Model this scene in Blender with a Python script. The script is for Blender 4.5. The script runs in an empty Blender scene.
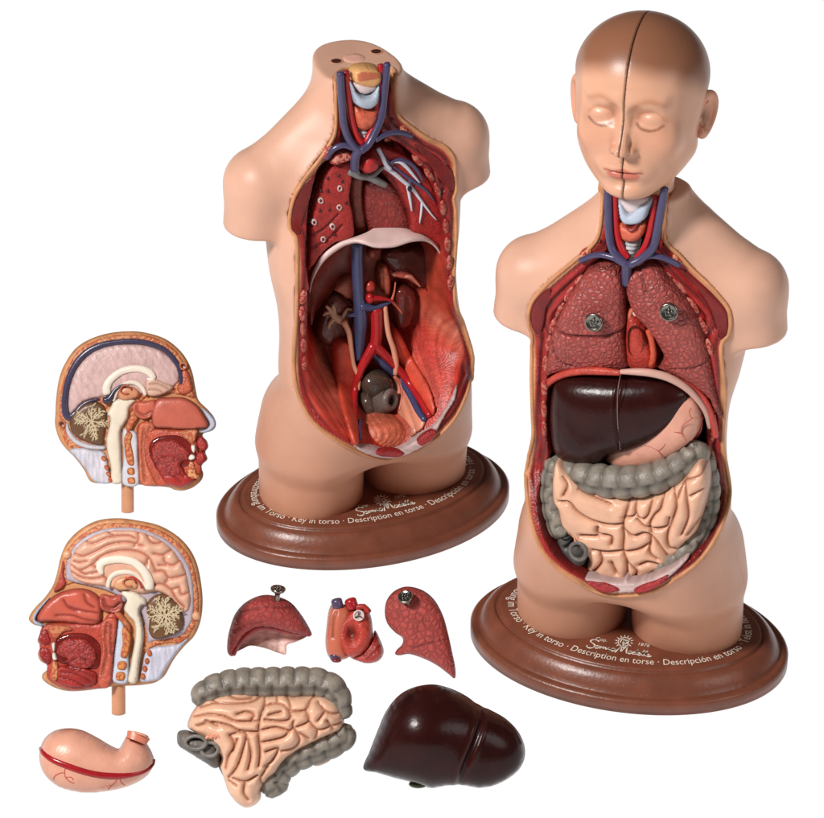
import bpy, math, random
import numpy as np
from mathutils.geometry import delaunay_2d_cdt
from mathutils import Vector
random.seed(7); rng=np.random.default_rng(7)
SC=bpy.context.scene; COL=SC.collection
# ------------------------------------------------------------------ camera
EL=math.radians(31); D=32.0; FPX=3200.0
Fw=np.array([0,math.cos(EL),-math.sin(EL)]); Up=np.array([0,math.sin(EL),math.cos(EL)]); Rt=np.array([1.,0,0])
CAM=-Fw*D
def ray(px,py):
    d=Fw+Rt*(px-412)/FPX+Up*(409-py)/FPX
    return d/np.linalg.norm(d)
def ground(px,py,z=0):
    d=ray(px,py); t=(z-CAM[2])/d[2]; return CAM+d*t
class Frame:
    """a thing's own axes: x right, -y towards its front, z up; phi turns it about z, tilt leans it back"""
    def __init__(s,o,phi=0,tilt=0,roll=0):
        s.o=np.array(o,float)
        c,n=math.cos(phi),math.sin(phi); A=np.array([[c,-n,0],[n,c,0],[0,0,1]])
        c,n=math.cos(tilt),math.sin(tilt); B=np.array([[1,0,0],[0,c,n],[0,-n,c]])
        c,n=math.cos(roll),math.sin(roll); R=np.array([[c,0,n],[0,1,0],[-n,0,c]])
        s.M=A@B@R
    def w(s,P): return np.asarray(P)@s.M.T+s.o
    def l(s,P): return (np.asarray(P)-s.o)@s.M
    def pl(s,px,py,y=0.):
        d=s.M.T@ray(px,py); o=s.l(CAM); t=(y-o[1])/d[1]; return o+d*t
    def pls(s,pts,y=0.):
        ys=np.broadcast_to(y,(len(pts),))
        return np.array([s.pl(a,b,c) for (a,b),c in zip(pts,ys)])
def Z(v,pts):
    ox,oy,sc=v
    return [(ox+x*sc,oy+y*sc) for x,y in pts]
# ------------------------------------------------------------------ colour / materials
def S(r,g,b):
    f=lambda c:(c/255/12.92) if c<=10 else ((c/255+.055)/1.055)**2.4
    return np.array([f(r),f(g),f(b)])
MATS={}
def mat(name,rough=.4,spec=.4,mott=(6,.12),bump=(60,.0),crackle=None,fiber=None,speck=None,metal=0,coat=0,sss=0,fa=.28):
    if name in MATS: return MATS[name]
    m=bpy.data.materials.new(name); m.use_nodes=True; nt=m.node_tree; N=nt.nodes; L=nt.links
    b=N['Principled BSDF']; b.inputs['Roughness'].default_value=rough
    b.inputs['Specular IOR Level'].default_value=spec; b.inputs['Metallic'].default_value=metal
    b.inputs['Coat Weight'].default_value=coat; b.inputs['Coat Roughness'].default_value=.12
    if sss:
        b.inputs['Subsurface Weight'].default_value=sss; b.inputs['Subsurface Radius'].default_value=(.06,.025,.012); b.inputs['Subsurface Scale'].default_value=1
    at=N.new('ShaderNodeAttribute'); at.attribute_name='Paint'
    tc=N.new('ShaderNodeTexCoord')
    def noise(scale,detail=4,vec=None):
        n=N.new('ShaderNodeTexNoise'); n.inputs['Scale'].default_value=scale; n.inputs['Detail'].default_value=detail
        if vec is not None:
            mp=N.new('ShaderNodeMapping'); mp.inputs['Scale'].default_value=vec; L.new(tc.outputs['Object'],mp.inputs[0]); L.new(mp.outputs[0],n.inputs['Vector'])
        else: L.new(tc.outputs['Object'],n.inputs['Vector'])
        return n
    def mrange(src,a,b_,c,d):
        r=N.new('ShaderNodeMapRange'); r.inputs[1].default_value=a; r.inputs[2].default_value=b_; r.inputs[3].default_value=c; r.inputs[4].default_value=d
        L.new(src,r.inputs[0]); return r.outputs[0]
    def mult(colsock,facsock):
        v=N.new('ShaderNodeVectorMath'); v.operation='SCALE'; L.new(colsock,v.inputs[0]); L.new(facsock,v.inputs['Scale']); return v.outputs[0]
    col=at.outputs['Color']
    n=noise(mott[0]); col=mult(col,mrange(n.outputs[0],.3,.7,1-mott[1],1+mott[1]))
    hs=[]
    if fiber:
        n=noise(1,3,fiber); col=mult(col,mrange(n.outputs[0],.35,.65,1-fa,1+fa)); hs.append((n.outputs[0],.25))
    if crackle:
        v=N.new('ShaderNodeTexVoronoi'); v.feature='DISTANCE_TO_EDGE'; v.inputs['Scale'].default_value=crackle[0]
        nn=noise(crackle[0]*.8,2); mx=N.new('ShaderNodeVectorMath'); mx.operation='MULTIPLY_ADD'
        L.new(nn.outputs['Color'],mx.inputs[0]); mx.inputs[1].default_value=(.03,.03,.03); L.new(tc.outputs['Object'],mx.inputs[2]); L.new(mx.outputs[0],v.inputs['Vector'])
        e=mrange(v.outputs[0],0,.30,0,1); col=mult(col,mrange(e,0,1,crackle[2] if len(crackle)>2 else .6,1.05)); hs.append((e,crackle[1]))
    if speck:
        n=noise(speck[1],3); f=mrange(n.outputs[0],speck[2]-.03,speck[2]+.03,0,1)
        mx=N.new('ShaderNodeMix'); mx.data_type='RGBA'; L.new(f,mx.inputs[0]); L.new(col,mx.inputs[6]); mx.inputs[7].default_value=(*speck[0],1); col=mx.outputs[2]
        hs.append((f,.25))
    if bump[1]: 
        n=noise(bump[0],3); hs.append((n.outputs[0],bump[1]))
    L.new(col,b.inputs['Base Color'])
    prev=None
    for h,st in hs:
        bp=N.new('ShaderNodeBump'); bp.inputs['Strength'].default_value=min(1,st); bp.inputs['Distance'].default_value=.02
        L.new(h,bp.inputs['Height'])
        if prev is not None: L.new(prev,bp.inputs['Normal'])
        prev=bp.outputs[0]
    if prev is not None: L.new(prev,b.inputs['Normal'])
    MATS[name]=m; return m
# ------------------------------------------------------------------ objects
def thing(name,label,cat,loc,group=None):
    o=bpy.data.objects.new(name,None); COL.objects.link(o); o.location=Vector([float(v) for v in loc]); o.empty_display_size=.1
    o['label']=label; o['category']=cat
    if group: o['group']=group
    return o
def world_loc(p):
    v=np.zeros(3)
    while p is not None:
        v=v+np.array(p.location); p=p.parent
    return v
def mesh(name,V,F,col,m,parent,fr,smooth=True,label=None):
    W=fr.w(V) if fr is not None else np.asarray(V)
    W=W-world_loc(parent)
    me=bpy.data.meshes.new(name); 
    me.from_pydata(W.tolist(),[],[list(map(int,f)) for f in F]); me.update()
    c=np.ones((len(W),4)); c[:,:3]=col
    a=me.attributes.new('Paint','FLOAT_COLOR','POINT'); a.data.foreach_set('color',c.ravel().astype(np.float32))
    if smooth: me.polygons.foreach_set('use_smooth',[True]*len(me.polygons))
    me.materials.append(m)
    o=bpy.data.objects.new(name,me); COL.objects.link(o)
    if parent is not None: o.parent=parent
    if label: o['label']=label
    return o
# ------------------------------------------------------------------ curves
def spline(P,n,closed=False,lin=False):
    P=np.asarray(P,float)
    if closed: Q=np.concatenate([P[-1:],P,P[:2]])
    else: Q=np.concatenate([2*P[:1]-P[1:2],P,2*P[-1:]-P[-2:-1]])
    segs=[]
    m=len(P) if closed else len(P)-1
    k=24; t=np.linspace(0,1,k,endpoint=False)[:,None]
    for i in range(m):
        a,b,c,d=Q[i],Q[i+1],Q[i+2],Q[i+3]
        if lin: segs.append(b+(c-b)*t)
        else: segs.append(.5*((2*b)+(-a+c)*t+(2*a-5*b+4*c-d)*t**2+(-a+3*b-3*c+d)*t**3))
    R=np.concatenate(segs+([] if closed else [P[-1:]]))
    if closed: R=np.concatenate([R,R[:1]])
    L=np.r_[0,np.cumsum(np.linalg.norm(np.diff(R,axis=0),axis=1))]
    if isinstance(n,float): n=max(4,int(round(L[-1]/n)))   # a float is a spacing
    s=np.linspace(0,L[-1],n,endpoint=not closed)
    return np.stack([np.interp(s,L,R[:,i]) for i in range(R.shape[1])],-1)
def dist_poly(P,Q,closed=True,chunk=4000):
    """distance from points P to polyline Q"""
    A=Q; B=np.roll(Q,-1,0)
    if not closed: A=Q[:-1]; B=Q[1:]
    BA=B-A; l2=(BA**2).sum(-1)+1e-12
    out=np.empty(len(P)); idx=np.empty(len(P),int)
    for i in range(0,len(P),chunk):
        p=P[i:i+chunk,None]-A[None]
        t=np.clip((p*BA).sum(-1)/l2,0,1)
        d=((p-t[...,None]*BA)**2).sum(-1)
        j=d.argmin(1); idx[i:i+chunk]=j; out[i:i+chunk]=np.sqrt(d[np.arange(len(j)),j])
    return out,idx
def inside(P,Q):
    x,y=P[:,0],P[:,1]; r=np.zeros(len(P),bool)
    for i in range(len(Q)):
        x1,y1=Q[i]; x2,y2=Q[(i+1)%len(Q)]
        if y1==y2: continue
        c=((y1>y)!=(y2>y))&(x<(x2-x1)*(y-y1)/(y2-y1)+x1); r^=c
    return r
class SD2:
    """signed distance of a closed 2D outline on a grid (negative inside)"""
    def __init__(s,Q,lo,hi,h=.02):
        s.lo=np.array(lo,float); s.h=h
        nx=int((hi[0]-lo[0])/h)+2; nz=int((hi[1]-lo[1])/h)+2
        X,Y=np.meshgrid(lo[0]+h*np.arange(nx),lo[1]+h*np.arange(nz),indexing='ij')
        P=np.stack([X.ravel(),Y.ravel()],-1); d,_=dist_poly(P,Q); d[inside(P,Q)]*=-1
        s.G=d.reshape(nx,nz)
    def __call__(s,x,z):
        u=np.clip((x-s.lo[0])/s.h,0,s.G.shape[0]-1.001); v=np.clip((z-s.lo[1])/s.h,0,s.G.shape[1]-1.001)
        i=u.astype(int); j=v.astype(int); a=u-i; b=v-j; G=s.G
        return (G[i,j]*(1-a)+G[i+1,j]*a)*(1-b)+(G[i,j+1]*(1-a)+G[i+1,j+1]*a)*b
# ------------------------------------------------------------------ implicit surfaces
def smin(a,b,k):
    h=np.clip(.5+.5*(b-a)/k,0,1); return b+(a-b)*h-k*h*(1-h)
def smax(a,b,k): return -smin(-a,-b,k)
def rotm(ax,ang):
    c,s=math.cos(ang),math.sin(ang)
    return np.array({'x':[[1,0,0],[0,c,-s],[0,s,c]],'y':[[c,0,s],[0,1,0],[-s,0,c]],'z':[[c,-s,0],[s,c,0],[0,0,1]]}[ax])
def ell(P,c,r,rot=None):
    q=P-np.asarray(c)
    if rot is not None: q=q@rot
    r=np.asarray(r,float); k=np.sqrt(((q/r)**2).sum(-1)); k2=np.sqrt(((q/r**2)**2).sum(-1))+1e-9
    return k*(k-1)/k2
def caps(P,a,b,ra,rb):
    a=np.asarray(a,float); b=np.asarray(b,float); ba=b-a
    t=np.clip(((P-a)@ba)/(ba@ba),0,1)
    return np.linalg.norm(P-a-t[...,None]*ba,axis=-1)-(ra+(rb-ra)*t)
def surfnet(f,lo,hi,h,proj=2):
    lo=np.array(lo,float); hi=np.array(hi,float)
    n=np.ceil((hi-lo)/h).astype(int)+1
    ax=[lo[i]+h*np.arange(n[i]) for i in range(3)]
    V=np.empty(n)
    for i in range(n[0]):
        Y,Zz=np.meshgrid(ax[1],ax[2],indexing='ij')
        V[i]=f(np.stack([np.full_like(Y,ax[0][i]),Y,Zz],-1))
    s=V<0
    c=[(i,j,k) for i in (0,1) for j in (0,1) for k in (0,1)]
    sl=lambda o:tuple(slice(o[d],n[d]-1+o[d]) for d in range(3))
    cnt=sum(s[sl(o)].astype(np.int8) for o in c)
    act=(cnt>0)&(cnt<8)
    idx=-np.ones(act.shape,int); I=np.argwhere(act); idx[act]=np.arange(len(I))
    acc=np.zeros((len(I),3)); w=np.zeros(len(I))
    for a in c:
        for d in range(3):
            if a[d]==0:
                b=list(a); b[d]=1
                va=V[tuple((I+a).T)]; vb=V[tuple((I+b).T)]
                m=(va<0)!=(vb<0)
                t=np.where(m,va/(np.where(m,va-vb,1)),0)
                p=np.array(a,float)+np.zeros((len(I),3)); p[:,d]+=t
                acc+=p*m[:,None]; w+=m
    Q=lo+h*(I+acc/w[:,None])
    F=[]
    for d in range(3):
        u,v=[(1,2),(2,0),(0,1)][d]
        s0=[slice(None)]*3; s1=[slice(None)]*3; s0[d]=slice(0,n[d]-1); s1[d]=slice(1,n[d])
        a0=s[tuple(s0)]; a1=s[tuple(s1)]
        E=np.argwhere(a0!=a1)
        E=E[(E[:,u]>0)&(E[:,v]>0)&(E[:,u]<n[u]-1)&(E[:,v]<n[v]-1)]
        if len(E)==0: continue
        ins=a0[tuple(E.T)]
        def g(du,dv):
            e=E.copy(); e[:,u]-=du; e[:,v]-=dv; return idx[tuple(e.T)]
        q=np.stack([g(1,1),g(0,1),g(0,0),g(1,0)],-1)
        q[~ins]=q[~ins][:,::-1]
        F.append(q)
    F=np.concatenate(F)
    for _ in range(proj):
        e=h*.25; v=f(Q); G=np.stack([f(Q+np.eye(3)[i]*e)-f(Q-np.eye(3)[i]*e) for i in range(3)],-1)/(2*e)
        g2=(G**2).sum(-1); step=np.clip(v/np.maximum(g2,.05),-h*.5,h*.5)
        Q=Q-G*step[:,None]
    return Q,F
def subset(V,F,mask,col=None):
    """faces where mask is true, with their own vertices"""
    F2=F[mask]; u,inv=np.unique(F2.ravel(),return_inverse=True)
    return V[u],inv.reshape(F2.shape),(col[u] if col is not None else None)
# ------------------------------------------------------------------ reliefs: an outline filled with a moulded surface
def fill(poly,res):
    lo=poly.min(0); hi=poly.max(0)
    P=[];r=0;z=lo[1]
    xs=np.arange(lo[0],hi[0],res); rows=np.arange(lo[1],hi[1],res*.866)
    for k,z in enumerate(rows): P.append(np.stack([xs+(res/2 if k%2 else 0),np.full(len(xs),z)],-1))
    P=np.concatenate(P); P=P[inside(P,poly)]
    if len(P):
        d,_=dist_poly(P,poly); P=P[d>res*.55]
    A=np.concatenate([poly,P]); nb=len(poly)
    v,e,f,_,_,_=delaunay_2d_cdt([Vector(p) for p in A.tolist()],[(i,(i+1)%nb) for i in range(nb)],[],1,1e-6)
    V=np.array([list(p) for p in v]); F=np.array([list(t) for t in f if len(t)==3])
    a,b,c=V[F[:,0]],V[F[:,1]],V[F[:,2]]
    cr=(b[:,0]-a[:,0])*(c[:,1]-a[:,1])-(b[:,1]-a[:,1])*(c[:,0]-a[:,0])
    F=F[np.abs(cr)>1e-10]; cr=cr[np.abs(cr)>1e-10]
    F[cr<0]=F[cr<0][:,::-1]      # counter-clockwise in (x,z): normal towards -y
    return V,F
def prof(t): t=np.clip(t,0,1); return np.sqrt(1-(1-t)**2)
def smooth_t(V,F,L,res,bnd):
    n=len(V); E=np.concatenate([F[:,[0,1]],F[:,[1,2]],F[:,[2,0]]]); E=np.unique(np.sort(E,1),axis=0)
    a,b=E[:,0],E[:,1]; inn=~bnd; k=2/(3*res*res); q=1/L**2
    dg=np.bincount(a,minlength=n)+np.bincount(b,minlength=n)
    def A(u):
        u=np.where(inn,u,0); s_=np.bincount(a,u[b],n)+np.bincount(b,u[a],n)
        return np.where(inn,(k*dg+q)*u-k*s_,0)
    rhs=np.where(inn,q,0.); u=np.zeros(n); r=rhs.copy(); M_=1/(k*dg+q); z=M_*r; p=z.copy(); rz=(r*z).sum(); r0=np.sqrt((r*r).sum())
    for _ in range(260):
        Ap=A(p); al=rz/((p*Ap).sum()+1e-30); u+=al*p; r-=al*Ap
        if np.sqrt((r*r).sum())<1e-3*r0: break
        z=M_*r; rn=(r*z).sum(); p=z+rn/rz*p; rz=rn
    return u,(a,b,dg)
def relief(name,fr,m,parent,poly,y=0.,h=.05,edge=.05,res=.014,back=None,skirt=.03,grooves=None,gw=.02,gd=.5,
           col=S(200,100,80),dark=.55,gcol=None,fn=None,cfn=None,local=False,lin=False,bulge=None,label=None,rescurve=None,smooth_h=0,edgek=.32):
    """poly: outline in photo pixels (or local x,z); y: depth of its rim; h: how far the front swells towards -y"""
    yr=y if np.isscalar(y) else -.35
    def conv(pp): 
        if hasattr(y,'conv') and not local: return y.conv(pp)
        return np.asarray(pp,float) if local else fr.pls(pp,yr)[:,[0,2]]
    def convg(pp):
        return y.conv(pp) if hasattr(y,'conv') else (np.asarray(pp,float) if local else fr.pls(pp,yr-.85*h)[:,[0,2]])
    Q=spline(conv(poly),rescurve or res,closed=True,lin=lin)
    V,F=fill(Q,res)
    d,_=dist_poly(V,Q); bnd=d<1e-6
    tt,gr_=smooth_t(V,F,edge*.55,res,bnd); hh=h*prof(tt)/max(.3,float(prof(tt).max()))
    g=np.zeros(len(V))
    if grooves:
        dg=np.full(len(V),9.)
        for gr in grooves:
            G=spline(convg(gr),.02)
            dg=np.minimum(dg,dist_poly(V,G,closed=False)[0])
        if bulge:
            R,A=bulge; hh=hh-A*prof(tt*1.2)*(1-prof(np.minimum(dg,d)/R))
            g=np.exp(-(dg/gw)**2)
        else:
            g=np.exp(-(dg/gw)**2); hh=hh-gd*g
    if fn is not None: hh=hh+fn(V,d)
    a_,b_,dg_=gr_
    for _ in range(smooth_h):
        av=(np.bincount(a_,hh[b_],len(V))+np.bincount(b_,hh[a_],len(V)))/np.maximum(dg_,1); hh=np.where(bnd,hh,.4*hh+.6*av)
    y0=y if np.isscalar(y) else y(V[:,0],V[:,1])
    P=np.stack([V[:,0],y0-hh,V[:,1]],-1)
    C=np.ones((len(V),3))*np.asarray(col)
    if cfn is not None: C=cfn(V,d,C)
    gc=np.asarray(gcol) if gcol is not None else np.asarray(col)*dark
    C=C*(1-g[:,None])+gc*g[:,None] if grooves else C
    C=C*(1-edgek*np.exp(-(d/.013)**2))[:,None]  # occlusion shade along the outline, painted into the colour
    # side skirt / back
    E={}
    for t in F:
        for i in range(3):
            a,b=int(t[i]),int(t[(i+1)%3])
            if (b,a) in E: del E[(b,a)]
            else: E[(a,b)]=1
    Fl=[list(t) for t in F]; n=len(P)
    if back is not None:
        B=P.copy(); t2,_=smooth_t(V,F,back[1]*.55,res,bnd); B[:,1]=y0+back[0]*prof(t2)
        bm=sorted({a for e in E for a in e}); isb=np.zeros(n,bool); isb[bm]=True
        mp=np.where(isb,np.arange(n),0); k=n
        new=np.where(~isb)[0]; mp[new]=n+np.arange(len(new))
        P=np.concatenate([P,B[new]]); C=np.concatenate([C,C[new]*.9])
        Fl+= [[int(mp[t[2]]),int(mp[t[1]]),int(mp[t[0]])] for t in F]
    elif skirt:
        bm=sorted({a for e in E for a in e}); mp={a:n+i for i,a in enumerate(bm)}
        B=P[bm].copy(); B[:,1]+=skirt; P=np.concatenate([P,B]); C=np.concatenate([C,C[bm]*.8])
        Fl+=[[b,a,mp[a],mp[b]] for (a,b) in E]
    return mesh(name,P,Fl,C,m,parent,fr,label=label)
# ------------------------------------------------------------------ tubes
def tube_geo(P,r,seg=14,cap=True,flat=1.0,rf=None):
    P=np.asarray(P,float); n=len(P); r=np.broadcast_to(r,(n,)).astype(float)
    T=np.gradient(P,axis=0); T/=np.linalg.norm(T,axis=1)[:,None]+1e-9
    ref=np.array([0,-1.,0])
    U=np.cross(T,ref); U/=np.linalg.norm(U,axis=1)[:,None]+1e-9
    for i in range(1,n):
        if (U[i]*U[i-1]).sum()<0: U[i]*=-1
    W=np.cross(U,T)          # towards the viewer side
    W*=np.where((W@ref)[:,None]<0,-1,1)
    th=np.arange(seg)/seg*2*math.pi
    s=np.r_[0,np.cumsum(np.linalg.norm(np.diff(P,axis=0),axis=1))]
    R=r[:,None]*np.ones((1,seg))
    if rf is not None: R=R*rf(s[:,None],th[None])
    V=P[:,None]+R[...,None]*(np.cos(th)[None,:,None]*U[:,None]+flat*np.sin(th)[None,:,None]*W[:,None])
    V=V.reshape(-1,3); F=[]
    for i in range(n-1):
        for j in range(seg):
            a=i*seg+j; b=i*seg+(j+1)%seg; F.append([a,b,b+seg,a+seg])
    if cap:
        for e,sg in ((0,-1),(n-1,1)):
            c=P[e]; k=len(V)
            ring=V[e*seg:(e+1)*seg]
            mid=c+(ring-c)*.7+T[e]*sg*r[e]*.3*(cap if cap is not True else 1)
            V=np.concatenate([V,mid,(c+T[e]*sg*r[e]*.42*(cap if cap is not True else 1))[None]])
            for j in range(seg):
                j2=(j+1)%seg
                F.append([e*seg+j,e*seg+j2,k+j2,k+j] if sg>0 else [e*seg+j2,e*seg+j,k+j,k+j2])
                F.append([k+j,k+j2,k+seg] if sg>0 else [k+j2,k+j,k+seg])
    return V,F
def tube(name,fr,m,parent,pts,y,r,col,seg=12,step=.025,cap=True,flat=1.,rf=None,closed=False,label=None,local=False,cfn=None,wall=None):
    if wall is not None:
        P=[]
        for (a,b),yi in zip(pts,np.broadcast_to(y,(len(pts),))):
            yy_=-.3
            for _ in range(14):
                q=fr.pl(a,b,yy_); yy_=.5*yy_+.5*min(float(yi),float(wall.Y(np.array([q[0]]),np.array([q[2]]))[0])-.03)
            P.append(fr.pl(a,b,yy_))
        P=np.array(P)
    else: P=np.asarray(pts,float) if local else fr.pls(pts,y)
    r=np.broadcast_to(r,(len(P),)).astype(float)
    Q=spline(np.c_[P,r],step)
    V,F=tube_geo(Q[:,:3],Q[:,3],seg,cap,flat,rf)
    c=np.ones((len(V),3))*col
    if cfn is not None: c=cfn(V,c)
    return mesh(name,V,F,c,m,parent,fr,label=label)
def join_geo(L):
    V=[];F=[];C=[];k=0
    for v,f,c in L:
        V.append(v); F+=[[i+k for i in t] for t in f]; C.append(np.ones((len(v),3))*c); k+=len(v)
    return np.concatenate(V),F,np.concatenate(C)
def loft(name,fr,m,parent,curves,col,n=60,sub=6,label=None,cfn=None,yf=None):
    """curves: list of (pixel points, y)"""
    R=[spline(fr.pls(c,y),n) for c,y in curves]
    R=np.array(R); k=len(R)
    if k>2: R=np.stack([spline(R[:,i],(k-1)*sub+1) for i in range(n)],1)
    else: R=np.stack([R[0]+(R[1]-R[0])*t for t in np.linspace(0,1,sub+1)])
    rows=len(R); V=R.reshape(-1,3)
    F=[[i*n+j,i*n+j+1,(i+1)*n+j+1,(i+1)*n+j] for i in range(rows-1) for j in range(n-1)]
    c=np.ones((len(V),3))*col
    if cfn is not None: c=cfn(V,c)
    return mesh(name,V,F,c,m,parent,fr,label=label)
def lathe_geo(prof_,seg=32,axis='y',ax=1,ay=1):
    V=[];F=[];n=len(prof_)
    for r,h in prof_:
        for j in range(seg):
            t=j/seg*2*math.pi; V.append([r*math.cos(t)*ax,r*math.sin(t)*ay,h])
    for i in range(n-1):
        for j in range(seg):
            a=i*seg+j; b=i*seg+(j+1)%seg; F.append([a,b,b+seg,a+seg])
    return np.array(V),F
def blob(c,r,rot=None,nu=20,nv=12):
    V=[];F=[]
    for i in range(nv+1):
        p=math.pi*i/nv
        for j in range(nu):
            t=2*math.pi*j/nu; V.append([math.sin(p)*math.cos(t),math.sin(p)*math.sin(t),math.cos(p)])
    V=np.array(V)*np.array(r)
    if rot is not None: V=V@np.asarray(rot).T
    V=V+np.array(c)
    for i in range(nv):
        for j in range(nu):
            a=i*nu+j; b=i*nu+(j+1)%nu; F.append([a,a+nu,b+nu,b])
    return V,F
WORLD=.07
LIGHTS=[('key_lamp',(-11,-14,17),(0,-2,2),3.6,3.2,(1,.98,.955)),('fill_lamp',(12,-14,10),(0,-2,2),7,.34,(1,.98,.96))]
# ------------------------------------------------------------------ world, light, camera, floor
SKIN=S(216,167,143)
w=bpy.data.worlds.new('World'); SC.world=w; w.use_nodes=True
w.node_tree.nodes['Background'].inputs[0].default_value=(1,.98,.96,1); w.node_tree.nodes['Background'].inputs[1].default_value=WORLD
SC.view_settings.view_transform='Standard'; SC.view_settings.look='None'; SC.view_settings.exposure=0; SC.view_settings.gamma=1
def area(name,loc,to,size,E,colr=(1,1,1)):
    l=bpy.data.lights.new(name,'AREA'); l.shape='DISK'; l.size=size
    d=(Vector(loc)-Vector(to)).length; l.energy=E*math.pi*d*d; l.color=colr
    o=bpy.data.objects.new(name,l); COL.objects.link(o); o.location=loc
    o.rotation_euler=(Vector(to)-Vector(loc)).to_track_quat('-Z','Y').to_euler()
    return o
for a in LIGHTS: area(*a)
cam=bpy.data.cameras.new('camera'); co=bpy.data.objects.new('camera',cam); COL.objects.link(co)
co.location=CAM; co.rotation_euler=(math.pi/2-EL,0,0); cam.sensor_width=36; cam.lens=36*FPX/824; cam.clip_end=500; cam.clip_start=1
SC.camera=co
fm=bpy.data.materials.new('glowing_white_sheet'); fm.use_nodes=True
b=fm.node_tree.nodes['Principled BSDF']; b.inputs['Base Color'].default_value=(.02,.02,.02,1); b.inputs['Specular IOR Level'].default_value=0
b.inputs['Roughness'].default_value=1; b.inputs['Emission Color'].default_value=(1,1,1,1); b.inputs['Emission Strength'].default_value=1.0  # emission added so the ground stays white and takes no shadows
me=bpy.data.meshes.new('floor'); me.from_pydata([(-60,-24,0),(60,-24,0),(60,90,0),(-60,90,0)],[],[(0,1,2,3)]); me.materials.append(fm)
fo=bpy.data.objects.new('floor',me); COL.objects.link(fo); fo['kind']='structure'; fo['label']='plain white surface with an added glow'
M_skin=mat('skin_plastic',.42,.35,(3,.05),(90,.06),speck=(S(150,90,60)*.8,14,.78))
M_base=mat('brown_base_plastic',.32,.42,(5,.16),(26,.12),speck=(S(60,34,24),34,.74))
M_red=mat('painted_muscle',.33,.45,(14,.22),(55,.35))
M_redfib=mat('fibrous_muscle',.36,.4,(9,.2),(50,.25))
M_lung=mat('lung_surface',.36,.4,(8,.15),(80,.2),crackle=(21,.55,.72))
M_lungcut=mat('lung_cut_face',.4,.4,(18,.25),(70,.7))
M_lungloose=mat('lung_loose_surface',.5,.35,(9,.15),(90,.4),crackle=(18,.45,.72))
M_gloss=mat('glossy_liver',.25,.22,(5,.22),(24,.10))
M_flesh=mat('flesh_plastic',.33,.42,(7,.10),(40,.15))
M_grey=mat('grey_colon',.4,.4,(11,.28),(45,.3))
M_bone=mat('speckled_bone',.45,.35,(14,.12),(60,.3),speck=(S(186,92,60),38,.5))
M_fat=mat('fat_edge',.42,.35,(9,.15),(60,.2))
M_vessel=mat('vessel_paint',.25,.45,(9,.08),(30,.08))
M_white=mat('white_paint',.4,.35,(9,.06),(60,.15))
M_metal=mat('knob_metal',.24,.5,(26,.10),(70,.06),metal=1)
M_ink=mat('white_ink',.5,.2,(9,.04))
M_face=mat('face_paint',.36,.4,(4,.04),(90,.05))
V_RED=S(176,30,34); V_BLUE=S(72,66,98); V_DK=S(48,48,70)
# ------------------------------------------------------------------ torso body
Zk=[0.2,0.6,1.0,1.4,1.8,2.2,2.6,3.0,3.4,3.8,4.1,4.3,4.5,4.8]
Wk=[.94,.95,.94,.89,.83,.80,.82,.87,.91,.85,.54,.39,.37,.37]
DF=[.5,.58,.66,.66,.62,.60,.60,.60,.58,.50,.42,.36,.33,.33]
Y0=[0,0,-.1,-.27,-.29,-.24,-.17,-.08,0,0,0,0,0,0]
DB=[.55,.55,.58,.60,.58,.56,.55,.56,.55,.54,.52,.54,.60,.62]
CZ=[.3,.6,.9,1.2,1.5,1.8,2.1,2.4,2.7,3.0,3.3]
CL=[.04,0,-.03,-.04,-.01,.045,.045,.045,.06,.03,0]
CR=[.02,0,-.05,-.03,.02,.06,.035,0,-.02,0,0]
def interp(z,K,Vv):
    K=np.array(K); Vv=np.array(Vv); m=np.gradient(Vv,K)
    z=np.clip(z,K[0],K[-1]); i=np.clip(np.searchsorted(K,z)-1,0,len(K)-2)
    h=K[i+1]-K[i]; t=(z-K[i])/h
    return (2*t**3-3*t**2+1)*Vv[i]+(t**3-2*t**2+t)*h*m[i]+(-2*t**3+3*t**2)*Vv[i+1]+(t**3-t**2)*h*m[i+1]
def body(P):
    x,y,z=P[...,0],P[...,1],P[...,2]
    w=interp(z,Zk,Wk)+np.where(x>0,interp(z,CZ,CR),interp(z,CZ,CL)); df=interp(z,Zk,DF); db=interp(z,Zk,DB); yy=y-interp(z,Zk,Y0)
    d=np.where(yy<0,df,db); p=2.35
    r=(np.abs(x/w)**p+np.abs(yy/d)**p+1e-9)**(1/p)
    t=(r-1)*np.minimum(w,d)*.85
    t=smax(t,.84-z,.14)
    ax=np.abs(x)
    tw=interp(z,[.2,.8,1.4],[.49,.475,.40]); tf=interp(z,[.2,.6,.9,1.4],[.46,.57,.65,.60]); tb=interp(z,[.2,.8,1.4],[.5,.54,.44])
    rr=np.sqrt(((ax-.52)/tw)**2+(y/np.where(y<0,np.where(x>0,tf-.08*np.clip((.9-z)/.6,0,1),tf),tb))**2+1e-9)
    th=smax((rr-1)*tw,z-1.5,.3)
    t=smin(t,th,.22)
    Q=np.stack([np.where(x>0,ax+.05,ax),y,z-.10*np.clip(x*2,0,1)],-1)
    Q[...,2]+=np.where(x<0,.05,0)*np.clip(ax*2-.8,0,1)
    sh=caps(Q,(.5,.03,3.80),(.93,.02,3.66),.30,.31)
    arm=caps(Q,(.93,.02,3.66),(1.08,0.0,2.8),.31,.25)
    arm=smax(arm,-(z-np.where(x>0,3.34,3.17)-.12*(ax-1)),.05)
    tr=caps(Q,(.12,.06,4.33),(.75,.04,3.88),.24,.22)
    t=smin(t,tr,.15); s=smin(sh,arm,.1)
    t=smin(t,s,.09)
    return smax(t,z-4.6,.03)
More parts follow.
